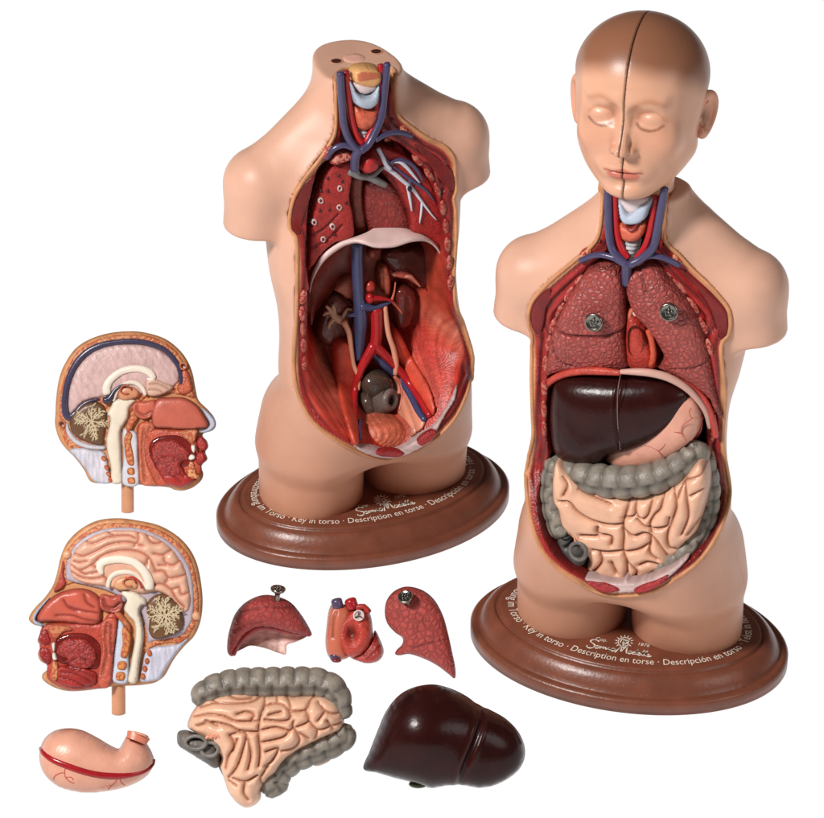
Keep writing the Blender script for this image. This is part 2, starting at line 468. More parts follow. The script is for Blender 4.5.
BASE_PROF=[(0,.0),(0,.10),(.02,.125),(.05,.13),(.065,.122),(.08,.135),(.10,.175),(.13,.225),(.17,.265),(.20,.284),(.215,.280),(.228,.262),(.236,.262),(.246,.285),(.256,.299),(.28,.30),(.40,.30)]
BA,BB=1.43,1.01
def ellipse_arc(a,b,n=4000):
    t=np.radians(np.linspace(146,403,n)); P=np.stack([a*np.cos(t),b*np.sin(t)],-1)
    s=np.r_[0,np.cumsum(np.linalg.norm(np.diff(P,axis=0),axis=1))]
    return t,P,s
def text_geo(body_,size=1.0,shear=0):
    cu=bpy.data.curves.new('t','FONT'); cu.body=body_; cu.size=size; cu.shear=shear; cu.resolution_u=3
    ob=bpy.data.objects.new('t',cu); COL.objects.link(ob)
    dg=bpy.context.evaluated_depsgraph_get(); me=bpy.data.meshes.new_from_object(ob.evaluated_get(dg))
    V=np.array([list(v.co) for v in me.vertices]); F=[list(p.vertices) for p in me.polygons]
    bpy.data.objects.remove(ob); bpy.data.curves.remove(cu); bpy.data.meshes.remove(me)
    return V,F
def stroke_geo(P,wd):
    P=np.asarray(P,float); T=np.gradient(P,axis=0); T/=np.linalg.norm(T,axis=1)[:,None]+1e-9
    Nn=np.stack([-T[:,1],T[:,0]],-1)*np.broadcast_to(wd,(len(P),))[:,None]/2
    V=np.concatenate([P+Nn,P-Nn]); n=len(P)
    return V,[[i,i+1,n+i+1,n+i] for i in range(n-1)]
TXT='Beschreibung im Torso \u00b7 Key in torso \u00b7 Description en torse \u00b7 Descripci\u00f3n en torso \u00b7 Tekst in het torso'
# handwritten name, strokes in a box about 10 wide and 1.6 high
SCRIPT=[
 [(1.5,1.55),(1.1,1.75),(.5,1.7),(.25,1.35),(.7,1.05),(1.1,.75),(1.0,.3),(.5,.1),(0,.3),(.1,.5)],      # S
 [(1.3,.4),(1.45,.75),(1.75,.7),(1.7,.35),(1.4,.3),(1.35,.5),(1.7,.72),(2.0,.65)],                      # o
 [(1.95,.3),(2.1,.75),(2.2,.5),(2.45,.75),(2.5,.45),(2.75,.75),(2.85,.4),(3.1,.55)],                    # m
 [(3.05,.5),(3.35,.8),(3.2,.55),(3.5,.35),(3.2,.2),(3.4,.3),(3.7,.6)],                                 # s
 [(3.7,.4),(3.85,.75),(4.15,.65),(4.05,.3),(3.75,.35),(3.9,.7),(4.3,.6)],                              # o
 [(4.3,.1),(4.6,.8),(4.95,1.5),(5.1,.5),(5.5,1.35),(5.75,1.55),(5.8,.9),(5.95,.35),(6.2,.4)],           # M
 [(6.2,.4),(6.35,.8),(6.65,.75),(6.6,.4),(6.3,.35),(6.4,.75),(6.8,.7)],                                # o
 [(7.2,.75),(6.9,.7),(6.85,.4),(7.2,.45),(7.45,1.45),(7.25,.5),(7.5,.4)],                              # d
 [(7.5,.55),(7.8,.7),(7.65,.8),(7.55,.5),(7.8,.35),(8.05,.5)],                                         # e
 [(8.0,.5),(8.35,1.2),(8.3,1.35),(8.15,.6),(8.35,.4),(8.5,.5)],                                        # l
 [(8.45,.5),(8.8,1.2),(8.75,1.35),(8.6,.6),(8.8,.4),(8.95,.5)],                                        # l
 [(8.9,.55),(9.2,.7),(9.05,.8),(8.95,.5),(9.2,.35),(9.6,.6)]]                                          # e
def make_base(par,fr):
    V=[];F=[];seg=160
    th=np.arange(seg)/seg*2*math.pi
    # offset curve of the ellipse
    nx,ny=np.cos(th)/BA,np.sin(th)/BB; nl=np.hypot(nx,ny); nx/=nl; ny/=nl
    for d,z in BASE_PROF: V.append(np.stack([BA*np.cos(th)-nx*d,BB*np.sin(th)-ny*d,np.full(seg,z)],-1))
    n=len(BASE_PROF); V=np.concatenate(V+[np.array([[0,0,.30]]),np.array([[0,0,0]])])
    for i in range(n-1):
        for j in range(seg):
            a=i*seg+j;b=i*seg+(j+1)%seg;F.append([a,b,b+seg,a+seg])
    for j in range(seg):
        F.append([(n-1)*seg+j,(n-1)*seg+(j+1)%seg,n*seg]); F.append([(j+1)%seg,j,n*seg+1])
    c=S(120,68,50)
    st=mesh('oval_stand',V,F,c,M_base,par,fr)
    # lettering around the plate
    TV,TF=text_geo(TXT); L=TV[:,0].max()
    t,P,s=ellipse_arc(1.085,.672); 
    u=TV[:,0]/L*s[-1]; tt=np.interp(u,s,t); em=s[-1]/L
    off=(TV[:,1])*em*1.35-.012
    cx,cy=1.085*np.cos(tt),.672*np.sin(tt); nx,ny=np.cos(tt)/1.085,np.sin(tt)/.672; l=np.hypot(nx,ny); nx/=l;ny/=l
    geo=[(np.stack([cx-nx*off,cy-ny*off,np.full(len(cx),.304)],-1),TF,S(238,228,214))]
    FA_=[f for f in TF]; ctr=np.array([TV[f,0].mean() for f in FA_]); cuts=np.linspace(0,L,2)
    dots=[text_geo(TXT[:i])[0][:,0].max() for i,ch in enumerate(TXT) if ch=='\u00b7']+[L+9]
    lo_=-1
    for c_ in dots:
        FF=[f for f,q in zip(FA_,ctr) if lo_<q<=c_]; u_=sorted({i for f in FF for i in f}); mp={a:i for i,a in enumerate(u_)}
        mesh('lettering',geo[0][0][u_],[[mp[i] for i in f] for f in FF],geo[0][2],M_ink,st,fr,smooth=False); lo_=c_
    # name, date and sun emblem in front of the thighs
    G=[]
    def put(v,f,cx,cy,sc,sy=1.35,rot=0):
        v=v*sc; G.append((np.stack([cx+v[:,0],cy+v[:,1]*sy,np.full(len(v),.304)],-1),f,S(238,228,214)))
    for k in SCRIPT:
        q=spline(k,.06); wd=.17*(1+.35*np.sin(np.arange(len(q))*.35)); v,f=stroke_geo(q,wd); put(v-np.array([4.8,0]),f,.04,-.572,.060)
    for i in range(14):
        a=i/14*2*math.pi; r0,r1=1.0,1.45
        q=np.array([(r0*math.cos(a-.12),r0*math.sin(a-.12)),(r1*math.cos(a),r1*math.sin(a)),(r0*math.cos(a+.12),r0*math.sin(a+.12))])
        G.append((np.stack([.05+q[:,0]*.06,-.385+q[:,1]*.078,np.full(3,.304)],-1),[[0,1,2]],S(238,228,214)))
    ring=np.array([(math.cos(a)*.85,math.sin(a)*.85) for a in np.linspace(0.6,2*math.pi-.3,30)]); v,f=stroke_geo(ring,.13); put(v,f,.05,-.385,.06,1.3)
    for k in ([(-.5,-.3),(-.45,.35),(-.1,.4),(-.1,-.4)],[(-.1,0),(.35,.4),(.4,-.2),(.1,-.5)],[(0,.5),(.05,-.9)],[(.3,.1),(.6,.3),(.6,-.3)]):
        q=spline(k,.1); v,f=stroke_geo(q,.17); put(v,f,.05,-.385,.06,1.3)
    v,f=text_geo('Cop.'); put(v,f,-.20,-.43,.055,1.2)
    v,f=text_geo('1876'); put(v,f,.17,-.40,.055,1.2)
    V2,F2,C2=join_geo([(v,f,c) for v,f,c in G]); mesh('emblem',V2,F2,C2,M_ink,st,fr,smooth=False)
def march(fr,pts,t0=22,t1=34,step=.02):
    """where the line of sight meets the uncut body, in the torso's own axes"""
    out=[]; o=fr.l(CAM)
    for a,b in pts:
        d=fr.M.T@ray(a,b); t=np.arange(t0,t1,step); P=o+d*t[:,None]; v=body(P)
        k=np.argmax(v<0) if (v<0).any() else v.argmin()
        if k>0 and v[k]<0: tt=t[k-1]+(t[k]-t[k-1])*v[k-1]/(v[k-1]-v[k]); out.append(o+d*tt)
        else: out.append(P[k])
    return np.array(out)
class Cavity:
    """the frontal opening of a torso: outline on the skin, inner edge of the cut wall, and the lining behind"""
    def __init__(s,fr,outer,inner,yback,skipz=9):
        s.fr=fr
        R=march(fr,[tuple(p) for p in spline(np.array(outer),3.0,closed=True)])
        for _ in range(3): R[:,1]=(np.roll(R[:,1],1)+R[:,1]*2+np.roll(R[:,1],-1))/4
        s.R=spline(R,.02,closed=True)
        s.Q=s.R[:,[0,2]]
        s.sd=SD2(s.Q,(-1.6,.2),(1.6,5.0))
        X,Zg=np.meshgrid(np.arange(-1.6,1.6,.03),np.arange(.3,4.9,.03),indexing='ij'); s.g=s.rim0(X,Zg)
        s.I=spline(s.conv(inner,s.rim),.03,closed=True)
        s.si=SD2(s.I,(-1.6,.2),(1.6,5.0)); s.yback=yback
    def rim(s,x,z):
        x=np.asarray(x,float); z=np.asarray(z,float); G=s.g
        u=np.clip((x+1.6)/.03,0,G.shape[0]-1.001); v=np.clip((z-.3)/.03,0,G.shape[1]-1.001); i=u.astype(int); j=v.astype(int); a=u-i; b=v-j
        return (G[i,j]*(1-a)+G[i+1,j]*a)*(1-b)+(G[i,j+1]*(1-a)+G[i+1,j+1]*a)*b
    def conv(s,pts,fn=None):
        fn=fn or s.rim; out=[]
        for p in pts:
            y=-.35
            for _ in range(12):
                q=s.fr.pl(p[0],p[1],y); y=.5*y+.5*float(fn(np.array([q[0]]),np.array([q[2]]))[0])
            out.append([q[0],q[2]])
        return np.array(out)
    def rim0(s,x,z):
        x=np.asarray(x,float); z=np.asarray(z,float)
        P=np.stack([x.ravel(),z.ravel()],-1); out=np.empty(len(P))
        for i in range(0,len(P),3000):
            d2=((P[i:i+3000,None]-s.Q[None])**2).sum(-1); w_=1/(d2+.0008)**2; out[i:i+3000]=(w_*s.R[:,1]).sum(1)/w_.sum(1)
        return out.reshape(x.shape)
    wall=.09
    def Y(s,x,z):
        wall=s.wall if np.isscalar(s.wall) else s.wall(x,z)
        t=np.clip(-s.si(x,z)/wall,0,1); t=t*t*(3-2*t)
        yr=s.rim(x,z)-.004
        return yr*(1-t)+s.yback(x,z)*t
def torso_parts(par,fr,cav,res=.016,names=('skin','fat_layer','muscle_layer','cavity_lining'),lining=None,neckz=4.15):
    def f(P):
        b=body(P); x,z=P[...,0],P[...,2]; c=cav.sd(x,z); y=P[...,1]
        c1=np.maximum(c,y-cav.rim(x,z)-.035); c2=np.maximum(cav.si(x,z)-.014,y-np.where(z>4.3,-.08,.2))
        return smax(b,-np.minimum(c1-.003,c2),.010)
    V,F=surfnet(f,(-1.45,-1.0,.29),(1.45,.85,4.66),.021,proj=0)
    V2=V.copy(); far=cav.sd(V[:,0],V[:,2])>.05; far|=V[:,1]>.3
    Vf=V[far]
    for _ in range(2):
        e=.006; v_=f(Vf); G_=np.stack([f(Vf+np.eye(3)[i]*e)-f(Vf-np.eye(3)[i]*e) for i in range(3)],-1)/(2*e)
        Vf=Vf-G_*np.clip(v_/np.maximum((G_**2).sum(-1),.05),-.01,.01)[:,None]
    V2[far]=Vf
    tz=np.clip((2.3-V2[:,2])/1.6,0,1)[:,None]; mesh('torso_shell',V2,F,SKIN*(1-tz)+S(200,142,114)*tz,M_skin,par,fr)  # shade towards the thighs is put into the skin colour
    Q=spline(np.concatenate([cav.R,cav.R[:1]]),.025)
    v,fc=tube_geo(Q,.0175,10,cap=False)
    V,F=fill(spline(cav.Q,res,closed=True),res)
    x,z=V[:,0],V[:,1]; d=-cav.sd(x,z); si=cav.si(x,z); y=cav.Y(x,z)
    # moulded muscle bundles in the cut wall
    g=.012*np.sin(d*70+2*np.sin(z*3))*np.clip((d-.04)/.03,0,1)*np.clip(si/.04,0,1)
    P=np.stack([x,y+g,z],-1)
    fat=S(202,140,98); red=S(150,34,32); 
    C=np.ones((len(V),3))*red
    st=.5+.5*np.sin(d*82+1.8*np.sin(z*4+x*2)); st=st**.6; C=C*(.32+.85*st[:,None])
    lin=lining(x,z,d) if lining else np.ones((len(V),3))*S(120,40,34)
    t=np.clip(-si/.03,0,1)[:,None]; C=C*(1-t)+lin*t
    edge=.032+.010*np.sin(z*7); t=(np.clip((edge-d)/.012,0,1))[:,None]; C=C*(1-t)+fat*t
    cz=P[F].mean(1); dc=-cav.sd(cz[:,0],cz[:,2]); sc=cav.si(cz[:,0],cz[:,2])
    lab=np.where(dc<edge[F].mean(1),0,np.where(sc>0,1,2))
    for k,(nm,mm) in enumerate(((names[1],M_fat),(names[2],M_red),(names[3],M_redfib))):
        a,b_,c_=subset(P,F,lab==k,C)
        if k==0: a,b_,c_=join_geo([(a,b_.tolist(),c_),(v,fc,fat)])
        mesh(nm,a,b_,c_,mm,par,fr)
def bead_chain(par,fr,cav,pts,y,r=.019,n=None,colr=S(186,108,92)):
    """cut ribs: a chain of small pale ovals"""
    P=np.insert(cav.conv(pts,cav.Y),1,0,axis=1); Q=spline(P,.012)
    L=np.r_[0,np.cumsum(np.linalg.norm(np.diff(Q,axis=0),axis=1))]; n=n or max(3,int(L[-1]/.17))
    out=[]
    for i in range(n):
        a=np.array([np.interp(L[-1]*(i+.06),L*1,Q[:,k]) if 0 else np.interp(L[-1]*(i+.04)/n,L,Q[:,k]) for k in range(3)])
        b=np.array([np.interp(L[-1]*(i+.96)/n,L,Q[:,k]) for k in range(3)])
        c=(a+b)/2; c[1]=cav.Y(np.array([c[0]]),np.array([c[2]]))[0]-.012; d=b-a; ang=math.atan2(d[2],d[0])
        l=np.hypot(d[0],d[2])/2; k=.8+.35*rng.random()
        v,f=blob((0,0,0),(l,r*.7,r*k),nu=14,nv=8); v=v@rotm('y',-ang).T+c
        mesh('rib_section',v,f,colr*(.85+.3*rng.random()),M_bone2,par,fr)
M_bone2=mat('rib_bone',.45,.35,(20,.2),(60,.4),speck=(S(160,50,44),36,.50))
def tframe(cx,cy,phi):
    g=ground(cx,cy,.06); g[2]=0; return Frame(g,math.radians(phi))
F1=tframe(363.8,502.5,20); F2=tframe(628,639.5,-17)
zC=(520,180,220/818); zD=(510,360,230/784); zN=(290,20,200/818); zM=(280,200,220/667); zP=(210,20,300/818); zQ=(210,290,300/818)
# ================================================================== torso with the empty chest and belly (behind, image left)
NB=DB[:]
T1=thing('torso_model','headless torso model on a brown oval stand, its organs lifted out of the open belly','torso model',F1.o,'anatomical torso models on brown oval stands')
make_base(T1,F1)
out1=[(337,74),(336,100),(335.5,130),(329,145),(320,159),(305,178),(294,197),(289.6,217),(290.5,230),(296.5,240),(297,276),(296.5,313),(295,338),(293.6,363),(296,385),(302,404),(313,422),(331,437),(349,448),(371,457),(390,459),(415,451),(437,437),(455,418),(466,396),(471,378),(473,360),(470,345),(463,323),(456,305),(454.5,290),(454,273),(456,240),(455.5,211),(454,199),(456,190),(455,174),(454,159),(445,146.5),(426,137),(410,126),(398,115),(395.5,100),(395,86),(395,72),(385,66),(350,68)]
in1=Z(zP,[(352,150),(355,250),(352,330),(330,372),(300,395),(280,440),(268,500),(262,560),(258,640),(262,700),(270,740)])+Z(zM,[(75,190),(80,280),(80,400),(72,480),(75,570),(120,660),(200,730),(260,768),(330,775),(410,750),(470,700),(520,620),(545,540),(560,460),(545,390),(520,330),(510,250),(505,180)])+Z(zP,[(650,700),(650,640),(645,580),(630,500),(600,430),(560,370),(520,335),(480,318),(470,290),(478,200),(485,140),(440,105),(380,105)])
yb=lambda x,z: np.where(z>4.12,-.18,.12)+0*x
def yb(x,z):
    t=np.clip((z-4.0)/.25,0,1); return .12*(1-t)-.16*t
cav1=Cavity(F1,out1,in1,yb)
cav1.wall=lambda x,z:.09+.36*np.clip((2.35-np.asarray(z))/.5,0,1)
def lin1(x,z,d):
    c=np.ones((len(x),3))*S(176,66,48); 
    t=np.clip((z-2.75)/.2,0,1)[:,None]; c=c*(1-t)+S(120,30,30)*t
    for (px_,py_),side,ang in (((434,640),1,0),((228,770),-1,0)):
        q=F1.pl(*Z(zM,[(px_,py_)])[0],-.3); a=np.arctan2(z-q[2],x-q[0]); r=np.hypot(z-q[2],x-q[0])
        st=.5+.5*np.sin(a*62+2.5*np.sin(a*19)+.8*np.sin(r*9)); st2=.5+.5*np.sin(a*170+2*np.sin(a*31))
        side_w=np.clip((side*(x-q[0])+.22)/.12,0,1)*np.clip((2.30-z)/.25,0,1)
        red=S(190,40,30)*(.66+.6*(.6*st+.4*st2))[:,None]
        li=np.clip((r-.25)/.3,0,1)*np.clip((1.25-r)/.35,0,1)*(.25+.75*(.55*st+.45*st2))*(.55+.45*np.sin(z*5+x*4))
        fan_=red*(1-li[:,None]*.75)+S(236,176,144)*li[:,None]*.75
        c=c*(1-side_w[:,None])+fan_*side_w[:,None]
    return c
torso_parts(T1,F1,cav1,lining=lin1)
bead_chain(T1,F1,cav1,Z(zP,[(388,368),(350,372),(315,398),(292,440),(272,500),(264,560),(256,640),(252,740),(255,880),(258,960)]),-.3,.03)
bead_chain(T1,F1,cav1,Z(zP,[(468,325),(510,335),(550,365),(590,410),(620,460),(636,520),(645,590),(652,660),(655,740)]),-.3,.03)
def yy(v): return v
# neck plate fittings: peg holes, scar of the spine
def disc_mark(name,par,fr,px,py,r,colr,z,dz=.004,sy=1.0,m=None):
    g=fr.l(ground(px,py,z)); v,f=lathe_geo([(r,.0),(r*.92,dz),(r*.5,dz*1.2),(.001,dz*1.2)],24,ax=1,ay=sy)
    v=v+np.array([g[0],g[1],z]); return mesh(name,v,f,colr,m or M_flesh,par,fr)
for k,(a,b_) in enumerate(Z(zN,[(190,167),(353,128)])):
    g=F1.l(ground(a,b_,4.603)); v,f=lathe_geo([(.062,.002),(.05,-.002),(.046,-.004),(.001,-.004)],24,ax=1,ay=.9)
    v,f=lathe_geo([(.060,.003),(.052,.007),(.044,.004)],28); c1=np.ones((len(v),3))*S(206,140,112)
    v2,f2=lathe_geo([(.046,.0045),(.001,.0045)],28)
    V_,F_,C_=join_geo([(v,f,S(214,150,120)),(v2,f2,S(70,34,26))]); mesh('peg_hole',V_+np.array([g[0],g[1],4.6]),F_,C_,M_flesh,T1,F1)
disc_mark('spine_mark',T1,F1,*Z(zN,[(262,156)])[0],.10,S(226,170,150),4.6,.006,1.0)
def neck(par,fr,z,jl,jr,cl,cr,sl,sr,svc,zz,yv=-.36,rj=.034,rc=.03):
    """great vessels of the neck; y runs from the cut plate forward over the chest"""
    def yl(n,a,b_): return np.linspace(a,b_,n)
    for nm,pts,r,c,y0,y1 in (('carotid_artery',cl,rc,V_RED,-.34,-.42),('carotid_artery',cr,rc,V_RED,-.34,-.42),('jugular_vein',jl,rj,V_BLUE,-.37,-.47),('jugular_vein',jr,rj,V_BLUE,-.37,-.47),('subclavian_vein',sl,.026,V_BLUE,-.36,-.45),('subclavian_vein',sr,.026,V_BLUE,-.36,-.45),('vena_cava',svc,.042,V_BLUE,-.46,-.40)):
        tube(nm,fr,M_vessel,par,Z(z,pts),yl(len(pts),y0,y1),r,c,seg=14)
def larynx(par,fr,z,cart,gland,tr,memb=None,y=-.30):
    relief('trachea',fr,M_grey2,par,Z(z,tr),y=y-.02,h=.07,edge=.09,col=S(176,176,178),fn=lambda V,d:.012*np.sin(V[:,1]*170))
    relief('thyroid_gland',fr,M_red2,par,Z(z,gland),y=y-.04,h=.10,edge=.09,res=.011,col=S(206,98,72))
    if memb: relief('larynx_membrane',fr,M_white,par,Z(z,memb),y=y-.05,h=.06,edge=.07,col=S(214,196,196))
    relief('thyroid_cartilage',fr,M_white,par,Z(z,cart),y=y-.07,h=.08,edge=.06,res=.011,col=S(178,188,204))
M_grey2=mat('cartilage_paint',.4,.4,(12,.1),(40,.15)); M_red2=mat('gland_paint',.35,.45,(22,.2),(40,.6))
neck(T1,F1,zN,[(205,216),(212,330),(220,420),(238,480),(270,525),(290,535)],[(397,180),(385,300),(375,390),(350,455),(320,510),(290,535)],[(229,216),(240,330),(255,420),(275,475),(295,505)],[(372,186),(362,300),(350,400),(335,450),(310,500)],
  [(148,565),(175,530),(215,512),(250,520),(280,535)],[(495,475),(460,462),(420,460),(385,470),(350,490)],[(285,525),(268,560),(265,610)],.25)
for a,c in (((203,214),V_RED*1.0),((230,212),V_RED),((372,184),V_RED),((397,177),V_RED*.9)):
    q=Z(zN,[a])[0]; p=F1.pl(*q,-.35); v,f=blob(p,(.03,.026,.014),nu=14,nv=8); mesh('vessel_stump',v,f,S(150,34,50),M_vessel,T1,F1)
larynx(T1,F1,zN,[(243,252),(255,262),(272,292),(300,305),(328,300),(350,270),(364,245),(362,300),(352,335),(325,355),(290,356),(262,338),(250,300)],[(256,345),(290,358),(335,352),(357,345),(352,395),(335,425),(300,445),(270,435),(258,400)],[(274,440),(318,436),(312,480),(300,510),(285,505),(276,470)],[(262,255),(350,255),(340,285),(300,300),(275,290)])
relief('tongue_root',F1,M_fat,T1,Z(zN,[(245,200),(262,185),(300,178),(340,182),(362,198),(364,232),(345,255),(305,265),(265,252),(247,232)]),y=-.30,h=.12,edge=.05,res=.012,col=S(226,168,110),cfn=lambda V,d,C:np.where(((d>.03)&(V[:,1]>V[:,1].mean()-.01))[:,None],S(200,112,80),C))
M_m1=M_redfib
# pectoral and clavicle ovals
def oval(name,par,fr,pts,y,h,colr,m,edge=.03,**k): return relief(name,fr,m,par,pts,y=y,h=h,edge=edge,col=colr,res=.012,**k)
class Yc:
    def __init__(s,cav,off=0): s.cav=cav; s.off=off
    def __call__(s,x,z): return s.cav.Y(x,z)+s.off
    def conv(s,pts): return s.cav.conv(pts,s.cav.rim)
class Yr(Yc):
    def __call__(s,x,z): return s.cav.rim(x,z)+s.off
class Yw(Yc):
    """lies on the cavity wall, but no deeper than off"""
    def __call__(s,x,z): return np.minimum(s.cav.Y(x,z)-.02,s.off)
    def conv(s,pts): return s.cav.conv(pts,s)
oval('clavicle_section',T1,F1,Z(zN,[(135,545),(150,515),(172,508),(172,530),(155,560),(138,568)]),Yc(cav1,-.0),.03,S(226,150,120),M_bone2)
oval('clavicle_section',T1,F1,Z(zN,[(445,435),(465,430),(490,452),(500,475),(480,478),(452,458)]),Yc(cav1,-.0),.03,S(226,150,120),M_bone2)
oval('nerve_section',T1,F1,Z(zN,[(405,393),(420,397),(428,412),(418,416),(406,405)]),Yc(cav1,.0),.02,S(110,34,30),M_vessel)
for pts in ([(500,470),(560,520),(620,570),(660,610),(680,660),(665,700),(640,690),(600,640),(550,570),(510,510)],):
    oval('pectoral_muscle',T1,F1,Z(zN,pts),Yc(cav1,-.0),.014,S(116,24,22),M_redfib,.05)
oval('pectoral_muscle',T1,F1,Z(zP,[(300,420),(262,440),(232,490),(220,540),(226,575),(246,582),(258,530),(280,470)]),Yc(cav1,-.0),.014,S(116,24,22),M_redfib,.05)
# chest: cut lung faces, heart bed, bronchi
lr=Z(zP,[(386,384),(350,384),(318,408),(298,450),(282,500),(272,550),(268,610),(266,680),(280,668),(305,632),(340,604),(388,588),(390,540),(380,480),(386,430)])
relief('lung_back_half',F1,M_lungcut,T1,lr,y=-.28,h=.05,edge=.05,col=S(172,44,40),grooves=[Z(zP,[(388,370),(360,395),(345,400)]),Z(zP,[(270,590),(310,570),(350,530)]),Z(zP,[(275,620),(320,600),(360,560)])],gw=.014,gd=.02,dark=.6)
ll=Z(zP,[(430,352),(455,340),(490,348),(530,368),(570,400),(600,440),(620,490),(632,540),(636,590),(638,640),(615,612),(580,585),(548,575),(540,530),(515,480),(490,440),(450,400),(425,380)])
relief('lung_back_half',F1,M_lungcut,T1,ll,y=-.28,h=.05,edge=.05,col=S(172,44,40),grooves=[Z(zP,[(470,420),(500,440),(530,500),(548,560)]),Z(zP,[(440,390),(470,420)])],gw=.02,gd=.03,dark=.5)
relief('apex_cut_face',F1,M_bone2,T1,Z(zN,[(165,580),(195,545),(235,540),(258,552),(255,572),(220,580),(185,592)]),y=-.36,h=.03,edge=.03,col=S(214,140,120))
for i,(x,y_) in enumerate([(353,458),(302,492),(352,510),(284,551),(334,563),(308,597),(318,520),(365,545)]):
    if i>5: continue
    p=np.array(Z(zP,[(x,y_)])[0]); a=np.linspace(0,2*math.pi,9)[:-1]; r=2.6
    pts=[(p[0]+r*(1.15+.2*rng.random())*math.cos(t)*.9,p[1]+r*math.sin(t)*(1.2+.2*rng.random())) for t in a]
    relief('bronchus_section',F1,M_white,T1,pts,y=-.325,h=.02,edge=.02,res=.008,col=S(226,204,196),fn=lambda V,d:-.03*np.clip((d-.012)/.01,0,1),cfn=lambda V,d,C:np.where((d>.014)[:,None],S(120,30,30),C))
for x,y_ in ((321,432),(302,465),(322,466),(361,440),(326,517),(352,425),(300,520),(340,585),(372,500)):
    q=Z(zP,[(x,y_)])[0]; p=F1.pl(*q,-.33); v,f=blob(p,(.014,.012,.018),nu=10,nv=6); mesh('vessel_opening',v,f,S(70,20,26),M_vessel,T1,F1)
relief('heart_bed',F1,M_bed,T1,Z(zP,[(392,420),(430,410),(470,420),(500,445),(530,500),(548,560),(520,575),(440,590),(395,592),(388,500)]),y=-.16,h=-.06,edge=.12,col=S(122,40,34)) if False else None
M_bed=mat('heart_bed_paint',.25,.5,(14,.2),(40,.3),crackle=(22,.35,.92))
relief('heart_bed',F1,M_bed,T1,Z(zP,[(425,440),(470,432),(505,450),(532,505),(550,562),(520,575),(440,592),(426,560),(418,500)]),y=-.20,h=.05,edge=.08,col=S(140,48,44),cfn=lambda V,d,C:C*(.75+.5*np.clip(d/.15,0,1))[:,None])
tube('oesophagus',F1,M_red,T1,Z(zP,[(398,425),(396,480),(402,530),(412,590)]),-.16,.065,S(136,58,44))
tube('pulmonary_trunk',F1,M_red,T1,Z(zP,[(436,430),(430,480),(436,540),(448,590)]),-.14,.05,S(104,28,28))
for pts,r in (([(380,415),(405,424),(430,428),(455,438),(478,450)],[.028,.034,.034,.034,.03]),([(430,428),(448,420),(462,408),(470,402)],[.03,.026,.022,.02]),([(400,360),(396,400),(402,424)],.03)):
    tube('bronchus',F1,M_grey2,T1,Z(zP,pts),-.34,r,S(120,116,116),rf=lambda s,t:1+.06*np.sin(s*190)+0*t)
relief('aortic_arch',F1,M_red2,T1,Z(zN,[(292,560),(320,540),(345,555),(360,590),(340,610),(300,620),(285,600)]),y=-.36,h=.10,edge=.08,col=S(176,40,40))
tube('pulmonary_artery',F1,M_vessel,T1,Z(zN,[(360,525),(378,560),(392,590),(410,610)]),-.36,.020,S(200,200,214))
def branch(nm,c,L):
    for pts,r in L: tube(nm,F1,M_vessel,T1,Z(zN,pts),-.345,r,c,seg=8)
branch('bronchial_branch',S(206,206,216),[([(385,598),(430,630),(465,660),(500,690),(530,730),(575,790),(600,818)],[.02,.022,.02,.018,.014,.01,.006]),([(418,580),(450,580),(480,605),(505,635),(530,665)],[.012,.02,.018,.014,.008]),([(480,680),(490,730),(498,780)],[.012,.014,.007]),([(540,740),(536,790),(530,830)],[.012,.011,.006]),([(500,690),(512,700)],[.01,.01])])
branch('lung_vein',V_BLUE*1.1,[([(410,585),(445,570),(490,585),(520,615),(545,660)],[.012,.02,.02,.016,.008]),([(425,600),(470,635),(520,670),(560,700),(590,740)],[.01,.014,.016,.013,.007]),([(490,650),(490,690)],[.014,.016]),([(355,520),(375,545),(395,575),(420,590)],[.012,.016,.016,.014])])
v,f=blob(F1.pl(*Z(zN,[(490,690)])[0],-.37),(.022,.018,.03)); mesh('vessel_opening',v,f,S(30,26,40),M_vessel,T1,F1)
# diaphragm: a shelf that runs forward from the back wall
dA=Z(zM,[(88,262),(100,215),(130,165),(180,128),(225,112),(262,98),(300,78),(340,74),(395,90),(440,108),(480,140),(498,190),(503,250)])
dB=Z(zM,[(90,280),(103,230),(135,178),(185,138),(225,124),(255,128),(290,138),(345,136),(400,120),(445,120),(478,148),(494,195),(500,262)])
nC=len(dA)
yA=np.array([-.30,-.31,-.31,-.31,-.31,-.29,-.22,-.20,-.25,-.30,-.31,-.31,-.30]); yB=yA-np.array([.03,.03,.03,.03,.06,.14,.24,.27,.2,.09,.04,.03,.03])
def loft2(name,fr,m,par,rows,n,col,**k):
    R=[spline(fr.pls(c,y),n) for c,y in rows]; V=[];
    R=np.array(R); K=len(R); R=np.stack([spline(R[:,i],(K-1)*5+1) for i in range(n)],1); rr=len(R)
    V=R.reshape(-1,3); F=[[i*n+j,i*n+j+1,(i+1)*n+j+1,(i+1)*n+j] for i in range(rr-1) for j in range(n-1)]
    c=np.ones((len(V),3))*col
    if k.get('cfn'): c=k['cfn'](V,c,R)
    return mesh(name,V,F,c,m,par,fr)
dC=[(a,b_+2.2) for a,b_ in dB]
loft2('diaphragm',F1,M_white,T1,[(dA,yA),([( (a[0]+b_[0])/2,(a[1]+b_[1])/2-1) for a,b_ in zip(dA,dB)],(yA+yB)/2),(dB,yB),(dC,yB+.03),([(a,b_+2.5) for a,b_ in dB],yB+.2)],90,S(226,196,190),cfn=lambda V,c,R:c*(np.r_[np.ones(11),np.linspace(.9,.35,len(R)-11)][:,None,None]*np.ones((1,R.shape[1],1))).reshape(-1,1)*(1-.35*np.clip((V[:,0]*0+np.tile(np.abs(np.linspace(-1,1,R.shape[1])),len(R))-.55)/.3,0,1))[:,None])
